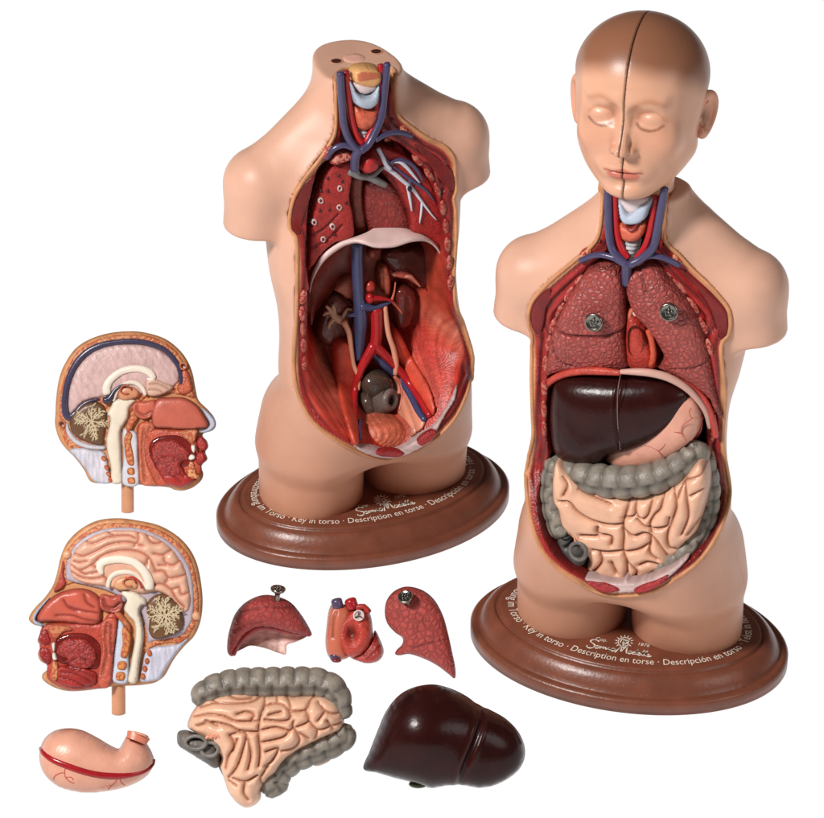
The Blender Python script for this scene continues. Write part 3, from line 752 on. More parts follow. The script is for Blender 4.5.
# underside of the diaphragm: brown-red dome pieces with muscle lines
relief('diaphragm_underside',F1,M_redfib,T1,Z(zM,[(92,290),(105,235),(138,182),(190,142),(222,130),(225,180),(215,235),(175,258),(150,290),(110,340),(95,380)]),y=-.05,h=-.10,edge=.3,col=S(140,56,44),skirt=0)
# belly organs
relief('spleen_hollow',F1,M_gloss2,T1,Z(zM,[(308,160),(330,140),(400,130),(450,138),(480,175),(490,230),(488,268),(450,268),(400,250),(350,215),(315,190)]),y=.0,h=.06,edge=.1,col=S(74,30,28)) if False else None
M_gloss2=mat('dark_gloss',.18,.5,(6,.25),(20,.2))
relief('spleen',F1,M_gloss2,T1,Z(zM,[(306,165),(330,142),(400,130),(452,138),(482,175),(492,230),(490,270),(455,268),(400,252),(350,222),(315,195)]),y=.04,h=.12,edge=.14,col=S(84,34,30),cfn=lambda V,d,C:C*(1+.5*np.clip(1-d/.08,0,1))[:,None])
relief('stomach_bed',F1,M_flesh,T1,Z(zM,[(340,228),(370,218),(400,225),(420,245),(425,262),(400,250),(385,240),(360,236)]),y=-.08,h=.03,edge=.04,col=S(186,92,76))
tube('spleen_vessel',F1,M_vessel,T1,Z(zM,[(425,262),(405,240),(395,232),(380,232)]),-.14,[.01,.016,.02,.012],S(206,130,110))
relief('pancreas_section',F1,M_red2,T1,Z(zM,[(298,205),(310,192),(324,200),(332,235),(330,275),(315,285),(300,265),(294,235)]),y=-.02,h=.07,edge=.05,col=S(196,100,74),grooves=[Z(zM,[(310,200),(314,240),(315,278)])],gw=.01,gd=.02)
relief('back_muscle',F1,M_redfib,T1,Z(zM,[(250,135),(290,140),(340,140),(330,200),(335,290),(250,300)]),y=.10,h=.05,edge=.1,col=S(150,62,46))
relief('nerve_ganglion',F1,M_flesh,T1,Z(zM,[(264,158),(275,145),(287,150),(288,168),(276,176),(266,170)]),y=.0,h=.04,edge=.03,col=S(176,88,68))
relief('adrenal_gland',F1,M_redfib,T1,Z(zM,[(160,268),(180,240),(215,222),(222,250),(218,288),(200,296),(178,280)]),y=-.02,h=.07,edge=.06,col=S(176,92,70))
# kidneys
relief('kidney',F1,M_gloss2,T1,Z(zM,[(118,345),(130,300),(160,275),(195,285),(222,310),(226,345),(210,385),(190,420),(155,438),(122,430),(104,395)]),y=.0,h=.10,edge=.09,col=S(92,44,36),cfn=lambda V,d,C:np.where(((d>.05)&(d<.16))[:,None],C*(1+.7*np.abs(np.sin(np.arctan2(V[:,1]-V[:,1].mean(),V[:,0]-V[:,0].mean())*7)))[:,None],C),label='opened kidney with pale branching calyx')
for pts,r in (([(200,372),(180,362),(165,352),(150,330),(140,322)],[.03,.04,.035,.02,.012]),([(170,355),(158,365),(148,380),(150,390)],[.03,.024,.018,.01]),([(165,350),(163,330),(160,318)],[.026,.02,.012]),([(185,362),(195,345),(205,330),(220,335)],[.024,.018,.014,.01]),([(155,340),(140,342),(132,350)],[.02,.015,.01])):
    tube('kidney_calyx',F1,M_flesh,T1,Z(zM,pts),-.12,r,S(196,152,124),seg=10)
relief('kidney',F1,M_gloss2,T1,Z(zM,[(345,270),(370,255),(400,265),(408,300),(400,345),(385,378),(350,385),(338,350),(340,310)]),y=.02,h=.10,edge=.1,col=S(112,44,38),label='whole dark kidney beside the aorta')
# iliac fossae (fan muscles) and psoas
def fan(c,base,light):
    cx,cz=c
    def g(V,d,C):
        a=np.arctan2(V[:,1]-cz,V[:,0]-cx); r=np.hypot(V[:,1]-cz,V[:,0]-cx)
        st=.5+.5*np.sin(a*70+3*np.sin(a*23)); st2=.5+.5*np.sin(a*190+np.sin(a*31)*2)
        L=np.clip((r-.15)/.35,0,1)*np.clip(1.4-d/.22,0.25,1)
        k=(np.clip(.15+.65*st*.6+.35*st2*.4,0,1)*L)[:,None]
        return C*(1-k*.8)+light*k*.8
    return g
iR=Z(zM,[(392,285),(430,262),(478,268),(505,300),(535,350),(548,420),(545,500),(525,560),(490,625),(462,655),(430,610),(400,560),(372,500),(352,440),(350,395),(375,360)])
cc=F1.pls(Z(zM,[(440,640)]),-.15)[0]
0 and relief('iliac_muscle',F1,M_red,T1,iR,y=Yw(cav1,-.10),h=.10,edge=.30,col=S(168,40,30),cfn=fan((cc[0],cc[2]),None,S(240,190,160)))
iL=Z(zM,[(86,440),(100,400),(130,425),(170,440),(205,430),(225,500),(238,560),(232,640),(228,730),(190,715),(135,660),(98,600),(80,520)])
cc=F1.pls(Z(zM,[(228,760)]),-.15)[0]
0 and relief('iliac_muscle',F1,M_red,T1,iL,y=Yw(cav1,-.08),h=.07,edge=.2,col=S(186,52,38),cfn=fan((cc[0],cc[2]),None,S(238,170,140)))
relief('pelvic_wall',F1,M_flesh,T1,Z(zM,[(350,520),(372,530),(395,580),(425,630),(440,680),(400,720),(395,690),(360,650),(340,600)]),y=Yw(cav1,-.12),h=.06,edge=.1,col=S(222,140,112),grooves=[Z(zM,[(360,560),(385,620),(410,700)]),Z(zM,[(350,590),(370,650),(395,715)])],gw=.012,gd=.02,dark=.65)
relief('psoas_muscle',F1,M_redfib,T1,Z(zM,[(160,440),(192,420),(212,440),(236,520),(238,560),(228,620),(232,735),(215,730),(190,640),(165,540)]),y=Yw(cav1,-.12),h=.09,edge=.07,col=S(206,76,54))
relief('psoas_muscle',F1,M_redfib,T1,Z(zM,[(330,400),(352,392),(378,430),(415,500),(450,560),(470,630),(460,655),(425,600),(385,540),(352,490),(335,450)]),y=Yw(cav1,-.10),h=.10,edge=.07,col=S(208,76,54))
# big vessels
ya=lambda n,a,b_: np.linspace(a,b_,n)
tube('iliac_vein',F1,M_vessel,T1,Z(zM,[(280,462),(318,500),(362,540),(395,590),(420,640),(440,668)]),ya(6,-.16,-.30),[.035,.04,.034,.034,.032,.03],S(64,66,104),wall=cav1)
tube('iliac_vein',F1,M_vessel,T1,Z(zM,[(240,470),(232,520),(228,580)]),-.14,.03,S(64,66,104),wall=cav1)
tube('vena_cava',F1,M_vessel,T1,Z(zM,[(233,132),(234,200),(238,280),(244,360),(240,440),(236,480)]),[-.22,-.18,-.17,-.17,-.17,-.17],[.055,.055,.052,.062,.05,.042],S(66,70,104),seg=18)
tube('renal_vein',F1,M_vessel,T1,Z(zM,[(245,322),(275,326),(305,320),(338,306)]),-.20,[.04,.036,.026,.016],S(66,70,104))
tube('renal_vein',F1,M_vessel,T1,Z(zM,[(244,345),(225,348),(208,350)]),-.18,[.03,.022,.014],S(66,70,104))
tube('aorta',F1,M_vessel,T1,Z(zM,[(292,330),(293,390),(290,430),(278,462)]),-.19,[.056,.054,.054,.05],V_RED,seg=18)
tube('iliac_artery',F1,M_vessel,T1,Z(zM,[(284,440),(262,480),(243,520),(228,580),(225,650),(227,738)]),ya(6,-.20,-.30),[.05,.046,.038,.032,.032,.03],V_RED,wall=cav1)
tube('iliac_artery',F1,M_vessel,T1,Z(zM,[(288,440),(318,470),(352,505),(392,555),(425,605),(455,655)]),ya(6,-.20,-.30),[.05,.042,.036,.036,.034,.032],V_RED,wall=cav1)
tube('mesenteric_artery',F1,M_vessel,T1,Z(zM,[(268,300),(290,298),(320,300),(345,308)]),-.22,[.03,.026,.016,.01],V_RED)
v,f=blob(F1.pl(*Z(zM,[(272,262)])[0],-.16),(.05,.05,.06)); mesh('celiac_trunk',v,f,S(176,56,44),M_vessel,T1,F1)
v,f=blob(F1.pl(*Z(zM,[(272,298)])[0],-.22),(.036,.04,.05)); mesh('celiac_trunk',v,f,V_RED,M_vessel,T1,F1)
tube('spleen_vessel',F1,M_vessel,T1,Z(zM,[(338,305),(346,280),(350,250)]),-.16,[.014,.008,.006],S(214,110,80))
tube('spleen_vessel',F1,M_vessel,T1,Z(zM,[(340,308),(360,330),(370,345)]),-.16,[.016,.01,.006],S(214,110,80))
tube('ureter',F1,M_flesh,T1,Z(zM,[(192,368),(208,400),(216,450),(224,500),(238,535),(238,575)]),ya(6,-.16,-.26),[.03,.026,.022,.02,.024,.016],S(224,158,128))
tube('ureter',F1,M_flesh,T1,Z(zM,[(318,322),(322,360),(330,410),(345,455),(352,500),(350,528)]),ya(6,-.2,-.26),[.022,.024,.024,.026,.028,.022],S(224,158,128))
tube('vas_deferens',F1,M_flesh,T1,Z(zM,[(348,535),(368,560),(370,600),(362,640)]),-.22,[.022,.022,.02,.014],S(186,96,76),wall=cav1)
# rectum stub, bladder, pubic bones
relief('rectum_hollow',F1,M_gloss2,T1,Z(zM,[(238,560),(250,525),(290,512),(330,530),(342,570),(320,600),(262,592)]),y=-.20,h=.16,edge=.12,col=S(74,58,50),cfn=lambda V,d,C:C)
relief('rectum_hollow',F1,M_gloss2,T1,Z(zM,[(236,600),(262,580),(292,600),(298,640),(285,668),(255,675),(236,655)]),y=-.26,h=.14,edge=.1,col=S(84,64,56))
tube('sigmoid_stump',F1,M_grey,T1,Z(zM,[(288,630),(310,614),(332,608)]),[-.26,-.34,-.40],[.115,.115,.105],S(92,78,72),seg=24,cap=False)
def ring(name,par,fr,m,c,n,R,r,colr,seg=32,sy=1.):
    n=np.array(n,float); n/=np.linalg.norm(n); u=np.cross(n,[0,0,1.]); u/=np.linalg.norm(u); v_=np.cross(n,u)
    t=np.linspace(0,2*math.pi,seg+1); P=np.array(c)+R*(np.cos(t)[:,None]*u+sy*np.sin(t)[:,None]*v_)
    v,f=tube_geo(P,r,10,cap=False); return mesh(name,v,f,colr,m,par,fr)
def plug(name,par,fr,m,c,n,R,colr,depth=0,sy=1.,seg=24):
    n=np.array(n,float); n/=np.linalg.norm(n); u=np.cross(n,[0,0,1.]); u/=np.linalg.norm(u); v_=np.cross(n,u)
    V=[];F=[]
    rows=[(1,0),(.8,-.5),(.4,-.9),(.01,-1)]
    for rr,dd in rows:
        t=np.arange(seg)/seg*2*math.pi; V.append(np.array(c)+R*rr*(np.cos(t)[:,None]*u+sy*np.sin(t)[:,None]*v_)+n*dd*depth)
    for i in range(len(rows)-1):
        for j in range(seg):
            a=i*seg+j;b=i*seg+(j+1)%seg;F.append([a,b,b+seg,a+seg])
    return mesh(name,np.concatenate(V),F,colr,m,par,fr)
c0=F1.pl(*Z(zM,[(334,606)])[0],-.42); nn=np.array([.55,-.80,.22])
ring('sigmoid_rim',T1,F1,M_grey,c0,nn,.074,.032,S(120,104,98))
plug('sigmoid_opening',T1,F1,M_gloss2,c0+0*nn,nn,.075,S(16,12,12),.05)
rb=np.array(Z(zM,[(320,700)])[0]); 
relief('bladder',F1,M_red2,T1,Z(zM,[(240,708),(256,678),(298,660),(352,662),(390,684),(406,716),(394,748),(342,762),(285,760),(248,742)]),y=-.50,h=.22,skirt=.3,edge=.26,res=.011,col=S(206,104,78),
   fn=lambda V,d:.003*np.sin((V[:,0]*1.0+.25*np.sin(V[:,1]*9))*95)*np.clip(d/.06,0,1),cfn=lambda V,d,C:C*(1+.16*np.sin((V[:,0]+.25*np.sin(V[:,1]*9))*95))[:,None])
v,f=blob(F1.pl(*Z(zM,[(246,690)])[0],-.5),(.05,.04,.05)); mesh('ureter_end',v,f,S(214,130,104),M_flesh,T1,F1)
tube('femoral_vein',F1,M_vessel,T1,Z(zM,[(242,672),(238,700),(240,722)]),-.42,.03,S(70,58,96),wall=cav1)
def pubis(par,fr,cav,white,reds,centre=None):
    M=M_white
    relief('pubic_tissue',fr,M,par,white,y=Yr(cav,-.004),h=.035,edge=.03,res=.012,col=S(216,184,180),skirt=.1,cfn=lambda V,d,C:C*(.92+.08*np.sin(V[:,0]*37+5*np.sin(V[:,1]*29)))[:,None])
    for r_ in reds: relief('pubic_bone_section',fr,M_bone3,par,r_,y=Yr(cav,-.035),h=.03,edge=.03,res=.012,col=S(170,34,38))
M_bone3=mat('red_marrow',.3,.5,(30,.3),(70,.6))
pubis(T1,F1,cav1,Z(zM,[(215,735),(240,742),(290,752),(330,760),(372,748),(402,732),(442,704),(474,675),(508,622),(535,560),(530,600),(500,650),(472,700),(455,730),(420,752),(370,775),(320,782),(270,772),(235,756)]),
  [Z(zM,[(285,758),(320,747),(365,755),(372,765),(345,773),(300,770)]),Z(zM,[(412,728),(430,706),(462,690),(470,698),(455,722),(425,738)])])
# ================================================================== complete torso (front, image right)
DB[10:]=[.44,.32,.24,.22]; Wk[12:]=[.34,.33]
T2=thing('torso_model','torso model on a brown oval stand with head on and all organs in place','torso model',F2.o,'anatomical torso models on brown oval stands')
make_base(T2,F2)
out2=[(603,176),(602.5,200),(600,230),(593,245),(574,261),(552,279.5),(536,296),(529.5,309),(529,325),(532,335),(532,352),(531.5,379),(532.5,413),(533,436),(529,457),(526,477),(527.6,501),(532,524),(542,551),(557,568),(574.5,580),(598,592),(624,596),(651,592),(674,580),(698,562),(715,539),(725.6,515),(730,492),(727,468),(723,448),(723,430),(725,404),(724,379),(721,352),(723,341),(728.5,335),(730.6,322),(728.5,309),(719,296),(708,284),(692,269),(679,255),(668,245),(664,234),(665,207),(667,176),(635,170)]
in2=Z(zC,[(318,0),(322,100),(325,200),(318,262),(290,295),(245,330),(212,380),(178,440),(145,510),(125,575),(112,640),(103,720),(100,818)])+Z(zD,[(125,130),(125,250),(128,330),(108,390),(92,470),(100,555),(128,635),(180,700),(240,742),(310,758),(390,766),(475,756),(540,728),(612,686),(670,626),(708,550),(720,465),(698,380),(674,300),(672,240),(688,180),(694,100)])+Z(zC,[(712,770),(708,700),(690,620),(672,560),(648,505),(610,440),(570,385),(530,340),(500,305),(500,262),(522,200),(540,60),(550,0)])
def yb2(x,z):
    t=np.clip((z-4.05)/.2,0,1); return .10*(1-t)-.16*t
cav2=Cavity(F2,out2,in2,yb2)
torso_parts(T2,F2,cav2,lining=lambda x,z,d:np.ones((len(x),3))*S(60,22,20))  # lining coloured dark to stand for shadow around the organs
bead_chain(T2,F2,cav2,Z(zC,[(335,302),(285,312),(240,342),(203,390),(168,450),(133,512),(113,575),(102,640),(97,700),(92,780),(92,900),(92,960)]),-.3,.03)
bead_chain(T2,F2,cav2,Z(zC,[(488,306),(535,328),(578,375),(618,425),(658,485),(688,550),(702,600),(716,660)]),-.3,.03)
bead_chain(T2,F2,cav2,Z(zD,[(702,130),(696,200),(690,280)]),-.3,.022)
neck(T2,F2,zC,[(328,40),(328,110),(332,200),(345,260),(375,295),(398,318)],[(538,30),(524,110),(510,190),(495,250),(455,290),(410,315)],[(352,40),(355,120),(362,200),(378,255),(400,290)],[(508,60),(495,130),(482,200),(462,255),(435,290)],
  [(225,300),(262,284),(300,278),(345,288),(385,312)],[(592,318),(555,298),(515,284),(470,284),(420,308)],[(398,310),(396,345),(398,385)],.25)
for o in list(T2.children):
    pass
larynx(T2,F2,zC,[(366,70),(385,88),(408,118),(440,92),(492,66),(482,110),(470,138),(440,158),(405,158),(380,148),(370,110)],[(370,150),(400,160),(470,148),(468,190),(448,215),(420,222),(390,218),(378,200)],[(386,222),(446,218),(440,262),(425,295),(408,295),(392,265)],[(375,60),(480,60),(470,100),(420,125),(385,100)])
relief('thyroid_notch',F2,M_red,T2,Z(zC,[(392,168),(412,176),(436,165),(430,185),(414,192),(398,184)]),y=-.43,h=.03,edge=.03,res=.01,col=S(150,44,36))
oval('clavicle_section',T2,F2,Z(zC,[(220,282),(228,264),(250,254),(270,262),(268,278),(245,292),(225,294)]),Yc(cav2,-.0),.03,S(226,150,110),M_bone2)
oval('clavicle_section',T2,F2,Z(zC,[(566,280),(580,274),(598,292),(604,310),(592,314),(572,300)]),Yc(cav2,-.0),.03,S(226,150,110),M_bone2)
oval('nerve_section',T2,F2,Z(zC,[(290,225),(302,220),(308,228),(298,236)]),Yc(cav2,.0),.015,S(110,34,30),M_vessel)
oval('nerve_section',T2,F2,Z(zC,[(528,236),(538,232),(544,242),(534,246)]),Yc(cav2,.0),.015,S(110,34,30),M_vessel)
oval('pectoral_muscle',T2,F2,Z(zC,[(110,400),(72,430),(46,470),(40,520),(52,560),(75,575),(90,540),(100,480),(120,440)]),Yc(cav2,-.0),.014,S(116,24,22),M_redfib,.05)
oval('pectoral_muscle',T2,F2,Z(zC,[(610,330),(660,370),(720,425),(765,480),(775,530),(768,580),(745,590),(725,540),(700,470),(660,410),(620,360)]),Yc(cav2,-.0),.014,S(116,24,22),M_redfib,.05)
pubis(T2,F2,cav2,Z(zD,[(255,745),(290,742),(340,752),(380,755),(395,742),(415,755),(470,745),(520,722),(560,700),(600,668),(608,675),(560,725),(500,765),(440,785),(395,790),(350,788),(300,775)]),
  [Z(zD,[(262,747),(310,750),(360,762),(378,778),(330,784),(290,770)]),Z(zD,[(425,774),(452,758),(500,742),(545,722),(520,756),(475,780),(436,786)])])
tube('pubic_ligament',F2,M_flesh,T2,Z(zD,[(385,772),(397,752),(410,770)]),-.78,.028,S(226,160,146))
# diaphragm strips round the liver
tube('diaphragm_edge',F2,M_red,T2,Z(zD,[(104,230),(104,160),(110,110),(135,75),(180,50),(240,38),(310,38),(378,44)]),np.array([-.36,-.36,-.37,-.40,-.44,-.47,-.50,-.52]),[.02,.024,.03,.032,.032,.034,.034,.024],S(186,66,52),label='red front edge of the diaphragm')
tube('diaphragm_edge',F2,M_white,T2,Z(zD,[(378,40),(430,40),(490,46),(545,62),(600,95),(640,135),(668,180),(680,230)]),np.array([-.52,-.53,-.52,-.50,-.47,-.43,-.39,-.36]),[.02,.030,.034,.034,.03,.026,.022,.018],S(206,160,146),label='pale front edge of the diaphragm')
tube('muscle_fold',F2,M_red,T2,Z(zD,[(560,58),(620,90),(665,140),(690,200),(700,260)]),np.array([-.42,-.40,-.38,-.36,-.34]),.03,S(190,66,56))
LB='seated in the complete torso model'
def knob_on(par,fr,c,n,s=1.0,stalk=.05):
    n=np.array(n,float); n/=np.linalg.norm(n); u=np.cross(n,[0,0,1.]); u/=np.linalg.norm(u); v_=np.cross(u,n)
    pr=[(.03,-.02),(.03,stalk*.4),(.026,stalk*.7),(.05,stalk),(.072,stalk+.008),(.078,stalk+.022),(.074,stalk+.036),(.062,stalk+.040),(.056,stalk+.034),(.03,stalk+.036),(.001,stalk+.036)]
    V=[];F=[];seg=40
    for r,h in pr:
        for j in range(seg):
            t=j/seg*2*math.pi; rr=r*(1+(.03 if j%2 else 0)*(r>.07)); V.append(np.array(c)+s*(rr*math.cos(t)*u+rr*math.sin(t)*v_+h*n))
    for i in range(len(pr)-1):
        for j in range(seg):
            a=i*seg+j;b=i*seg+(j+1)%seg;F.append([a,b,b+seg,a+seg])
    k=mesh('knob',np.array(V),F,S(140,134,126),M_metal,par,fr)
    G=[]
    for a in np.arange(5)*2*math.pi/5+.3:
        q=np.array(c)+s*((stalk+.038)*n+.028*(math.cos(a)*u+math.sin(a)*v_)); v,f=blob(q,(.013*s,)*3,nu=8,nv=6); G.append((v,f,S(120,116,110)))
    v,f=blob(np.array(c)+s*(stalk+.038)*n,(.012*s,)*3,nu=8,nv=6); G.append((v,f,S(120,116,110)))
    V_,F_,C_=join_geo(G); mesh('knob_stud',V_,F_,C_,M_metal,k,fr)
def gl(fr,pts,y): return fr.pls(pts,y)
def new(name,label,cat,fr,px,py,y,group=None):
    p=fr.w(fr.pl(px,py,y)); return thing(name,label,cat,p,group)
def grow(v,pts,k=1.045):
    p=np.array(Z(v,pts)); c=p.mean(0); return [tuple(q) for q in c+(p-c)*np.array([k,1.0])]
# heart between the lungs
TH=new('heart_model','small red heart seen in the gap between the two lungs of the complete torso','heart model',F2,633,362,-.2,'removable hearts')
relief('heart_wall',F2,M_red2,TH,Z(zC,[(400,470),(420,462),(440,485),(465,515),(485,550),(505,590),(520,640),(515,690),(470,696),(420,690),(400,660),(396,560)]),y=-.30,h=.16,edge=.16,col=S(176,56,44),fn=lambda V,d:0*d)
relief('heart_chamber',F2,M_gloss2,TH,Z(zC,[(402,560),(425,542),(450,560),(458,600),(450,640),(425,655),(405,640),(400,600)]),y=-.46,h=-.05,edge=.08,res=.01,col=S(66,22,18),skirt=0,cfn=lambda V,d,C:C*(1+2.2*np.clip(1-d/.04,0,1))[:,None])
v,f=blob(F2.pl(*Z(zC,[(430,496)])[0],-.42),(.026,.02,.026)); mesh('vessel_end',v,f,S(230,190,180),M_flesh,TH,F2)
tube('vessel_loop',F2,M_vessel,TH,Z(zC,[(408,512),(412,490),(425,478),(440,490)]),-.38,.018,S(206,110,84))
tube('chamber_edge',F2,M_red2,TH,Z(zC,[(478,560),(490,600),(496,650),(488,690)]),-.44,.026,S(206,84,56))
# lungs
TL=new('lung_model','right lung with knurled metal knob, level lobe fissure, in the front torso beside the trachea end','lung model',F2,590,340,-.3,'lungs fitted in the complete torso')
TL['label']='straight-edged crackled red lung with two fissures and a knob, above the dark liver'
rl=grow(zC,[(250,335),(285,312),(325,305),(358,316),(378,345),(384,380),(390,420),(388,470),(394,520),(388,560),(392,600),(398,650),(398,692),(370,700),(300,697),(230,698),(170,706),(125,722),(100,735),(106,690),(114,640),(122,585),(146,520),(182,440),(215,385)])
relief('lung_body',F2,M_lung,TL,rl,y=-.36,h=.15,edge=.24,skirt=.25,col=S(168,74,68),grooves=[Z(zC,[(240,346),(290,342),(340,344),(380,346)]),Z(zC,[(130,562),(170,575),(230,580),(300,580),(350,574),(392,566)]),Z(zC,[(112,610),(125,650),(155,682),(190,695)])],gw=.012,gd=.035,dark=.45)
knob_on(TL,F2,F2.pl(*Z(zC,[(283,520)])[0],-.50),(-.05,-1,.18),1.0,.045)
TLl=new('lung_model','notched crackled red lung with a knob, above the stomach side of the complete torso','lung model',F2,680,340,-.3,'lungs fitted in the complete torso')
ll2=grow(zC,[(405,372),(414,338),(440,318),(480,308),(520,326),(556,366),(598,418),(634,470),(664,528),(686,590),(704,655),(714,730),(722,800),(738,890),(716,850),(690,800),(650,762),(600,728),(550,708),(505,690),(528,668),(538,640),(520,605),(500,570),(480,540),(455,515),(430,485),(414,445),(404,405)])
relief('lung_body',F2,M_lung,TLl,ll2,y=-.36,h=.15,edge=.22,skirt=.25,col=S(168,74,68),grooves=[Z(zC,[(420,330),(450,360),(470,420)]),Z(zC,[(712,668),(680,690),(630,700),(560,706)])],gw=.010,gd=.02,dark=.6)
knob_on(TLl,F2,F2.pl(*Z(zC,[(557,482)])[0],-.50),(.10,-1,.22),1.0,.045)
# liver
TV=new('liver_model','glossy dark brown liver fitted under the lungs of the complete torso','liver model',F2,610,420,-.3,'liver models')
lv=Z(zD,[(140,130),(150,85),(180,60),(240,50),(310,50),(375,52),(440,54),(520,64),(578,86),(610,112),(602,155),(572,205),(520,252),(462,285),(400,305),(345,314),(318,344),(270,352),(205,344),(162,325),(146,290),(136,210)])
def creasefn(fr,pts,w_,dd,y):
    G=spline(fr.pls(pts,y)[:,[0,2]],.02)
    return lambda V: (lambda q: -dd*np.exp(-(q/w_)**2)+dd*.8*np.exp(-((q-w_*1.9)/(w_*.7))**2))(dist_poly(V,G,closed=False)[0])
cr=creasefn(F2,Z(zD,[(372,50),(362,100),(358,170),(364,240),(374,312)]),.010,.018,-.62)
relief('liver_body',F2,M_gloss,TV,lv,y=-.42,h=.24,edge=.9,col=S(46,15,13),fn=lambda V,d:cr(V),skirt=.3)
tube('ligament',F2,M_flesh,TV,Z(zD,[(376,55),(368,100),(366,170),(369,240),(376,308)]),[-.55,-.64,-.655,-.655,-.60],.004,S(130,96,90),seg=6)
# stomach
TS=new('stomach_model','flesh-pink stomach half hidden behind the liver in the complete torso','stomach model',F2,670,440,-.3,'stomach models')
relief('stomach_body',F2,M_flesh,TS,Z(zD,[(560,90),(610,108),(640,140),(652,190),(642,245),(600,290),(545,332),(480,358),(410,366),(355,354),(325,336),(345,300),(450,200),(520,120)]),y=-.38,h=.16,edge=.26,skirt=.25,col=S(222,158,136))
for pts in ([(520,330),(505,310),(480,296),(460,292)],[(600,275),(585,250),(590,225),(620,200),(640,196)],[(585,250),(560,245)],[(505,310),(520,300),(530,285)],[(620,200),(610,180),(618,165)]):
    q=F2.pls(Z(zD,pts),-.50); 
    tube('surface_vessel',F2,M_vessel,TS,Z(zD,pts),[-.535]*len(pts),.004,S(178,84,64),seg=6)
tube('stomach_curve_vessel',F2,M_vessel,TS,Z(zD,[(655,190),(646,246),(602,293),(546,336),(480,362),(410,370),(350,358)]),-.36,.012,S(150,40,36),seg=8)
# bowel
def hau(L,k=.16,taen=None,ph=0):
    def f(s,t):
        a=np.abs(np.sin(math.pi*(s/L+ph+np.where(np.cos(t)>0,.5,0)*(taen is not None))))**.45
        r=(1-k)+k*a
        if taen is not None: r=r*(1-.13*np.exp(-(((t-taen+math.pi)%(2*math.pi)-math.pi)/.17)**2))
        return r
    return f
def hcol(base): 
    return None
TI=new('bowel_model','bowel with pink small-gut coils framed by grey colon, fitted low in the complete torso','bowel model',F2,630,500,-.3,'bowel models')
def colon(nm,fr,par,pts,y,r,L,taen=math.pi/2,colr=S(134,124,113),k=.16,seg=40,flat=1.):
    P=fr.pls(pts,y); r=np.broadcast_to(r,(len(P),)).astype(float)
    Q=spline(np.c_[P,r],.009); rf=hau(L,k,taen)
    V,F=tube_geo(Q[:,:3],Q[:,3],seg,True,flat,rf)
    s=np.r_[0,np.cumsum(np.linalg.norm(np.diff(Q[:,:3],axis=0),axis=1))]; th=np.arange(seg)/seg*2*math.pi
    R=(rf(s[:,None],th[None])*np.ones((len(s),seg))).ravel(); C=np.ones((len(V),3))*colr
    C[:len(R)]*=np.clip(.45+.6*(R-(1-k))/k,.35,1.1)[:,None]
    return mesh(nm,V,F,C,M_grey,par,fr)
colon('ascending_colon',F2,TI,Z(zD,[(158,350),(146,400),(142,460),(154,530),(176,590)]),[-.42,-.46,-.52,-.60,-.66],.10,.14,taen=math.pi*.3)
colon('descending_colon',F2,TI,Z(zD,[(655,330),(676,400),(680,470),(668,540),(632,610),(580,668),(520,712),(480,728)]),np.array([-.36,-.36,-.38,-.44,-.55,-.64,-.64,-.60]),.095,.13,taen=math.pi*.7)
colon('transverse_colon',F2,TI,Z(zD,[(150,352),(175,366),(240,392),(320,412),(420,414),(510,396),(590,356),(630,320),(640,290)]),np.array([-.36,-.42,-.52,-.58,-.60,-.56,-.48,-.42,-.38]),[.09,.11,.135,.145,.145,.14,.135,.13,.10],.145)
si=Z(zD,[(148,395),(158,352),(192,378),(240,410),(300,436),(360,450),(440,456),(520,440),(590,402),(640,352),(664,372),(674,430),(668,480),(652,540),(634,585),(600,618),(580,655),(545,690),(500,716),(460,738),(420,752),(400,742),(370,752),(320,745),(280,738),(252,715),(258,690),(272,664),(258,640),(232,612),(215,588),(190,578),(172,545),(168,500),(150,470),(146,430)])
GR=[[(165,490),(200,490),(230,520),(280,548),(340,562),(385,560)],[(225,452),(280,478),(340,500)],[(395,465),(400,500),(390,540),(385,560),(388,600),(385,650),(398,690),(398,745)],[(425,490),(428,525),(448,545),(470,530),(480,490)],[(520,465),(512,510),(492,530),(476,560),(482,590)],[(385,575),(420,600),(458,590),(480,605),(475,655),(500,682)],[(550,450),(566,500),(552,550),(535,600),(540,640),(560,650)],[(590,430),(600,480),(605,540),(582,600)],[(568,480),(590,430),(640,412),(652,390)],[(298,570),(300,592),(345,602),(345,630)],[(280,650),(330,655),(385,650)],[(305,655),(312,690),(285,728)],[(345,690),(362,730)],[(400,692),(430,722),(425,745)],[(390,655),(440,645),(475,625)],[(610,472),(650,456)],[(600,605),(640,560)],[(430,545),(470,572),(530,570),(542,540)],[(170,415),(190,440),(178,470)],[(385,540),(420,535),(428,525)],[(240,600),(300,600)],[(545,690),(520,650),(500,620),(482,600)],[(232,430),(228,455)],[(440,700),(470,690),(500,700)]]
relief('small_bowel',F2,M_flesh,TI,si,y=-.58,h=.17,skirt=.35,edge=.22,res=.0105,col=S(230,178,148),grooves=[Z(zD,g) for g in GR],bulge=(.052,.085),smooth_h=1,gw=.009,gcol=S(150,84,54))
relief('caecum',F2,M_grey,TI,Z(zD,[(160,585),(185,575),(215,590),(240,615),(262,640),(268,670),(250,700),(222,695),(195,665),(170,630)]),y=-.64,h=.10,edge=.12,skirt=.35,col=S(88,84,80),grooves=[Z(zD,[(190,640),(215,625),(232,618)])],gw=.02,gd=.06)
c0=F2.pl(*Z(zD,[(232,652)])[0],-.745); ring('caecum_rim',TI,F2,M_grey,c0,(-.25,-.9,.3),.075,.02,S(104,98,94)); plug('caecum_opening',TI,F2,M_gloss2,c0,(-.25,-.9,.3),.075,S(40,36,36),.07)
c0=F2.pl(*Z(zD,[(186,602)])[0],-.73); plug('caecum_opening',TI,F2,M_gloss2,c0,(-.3,-.9,.3),.055,S(20,18,18),.05,.6)
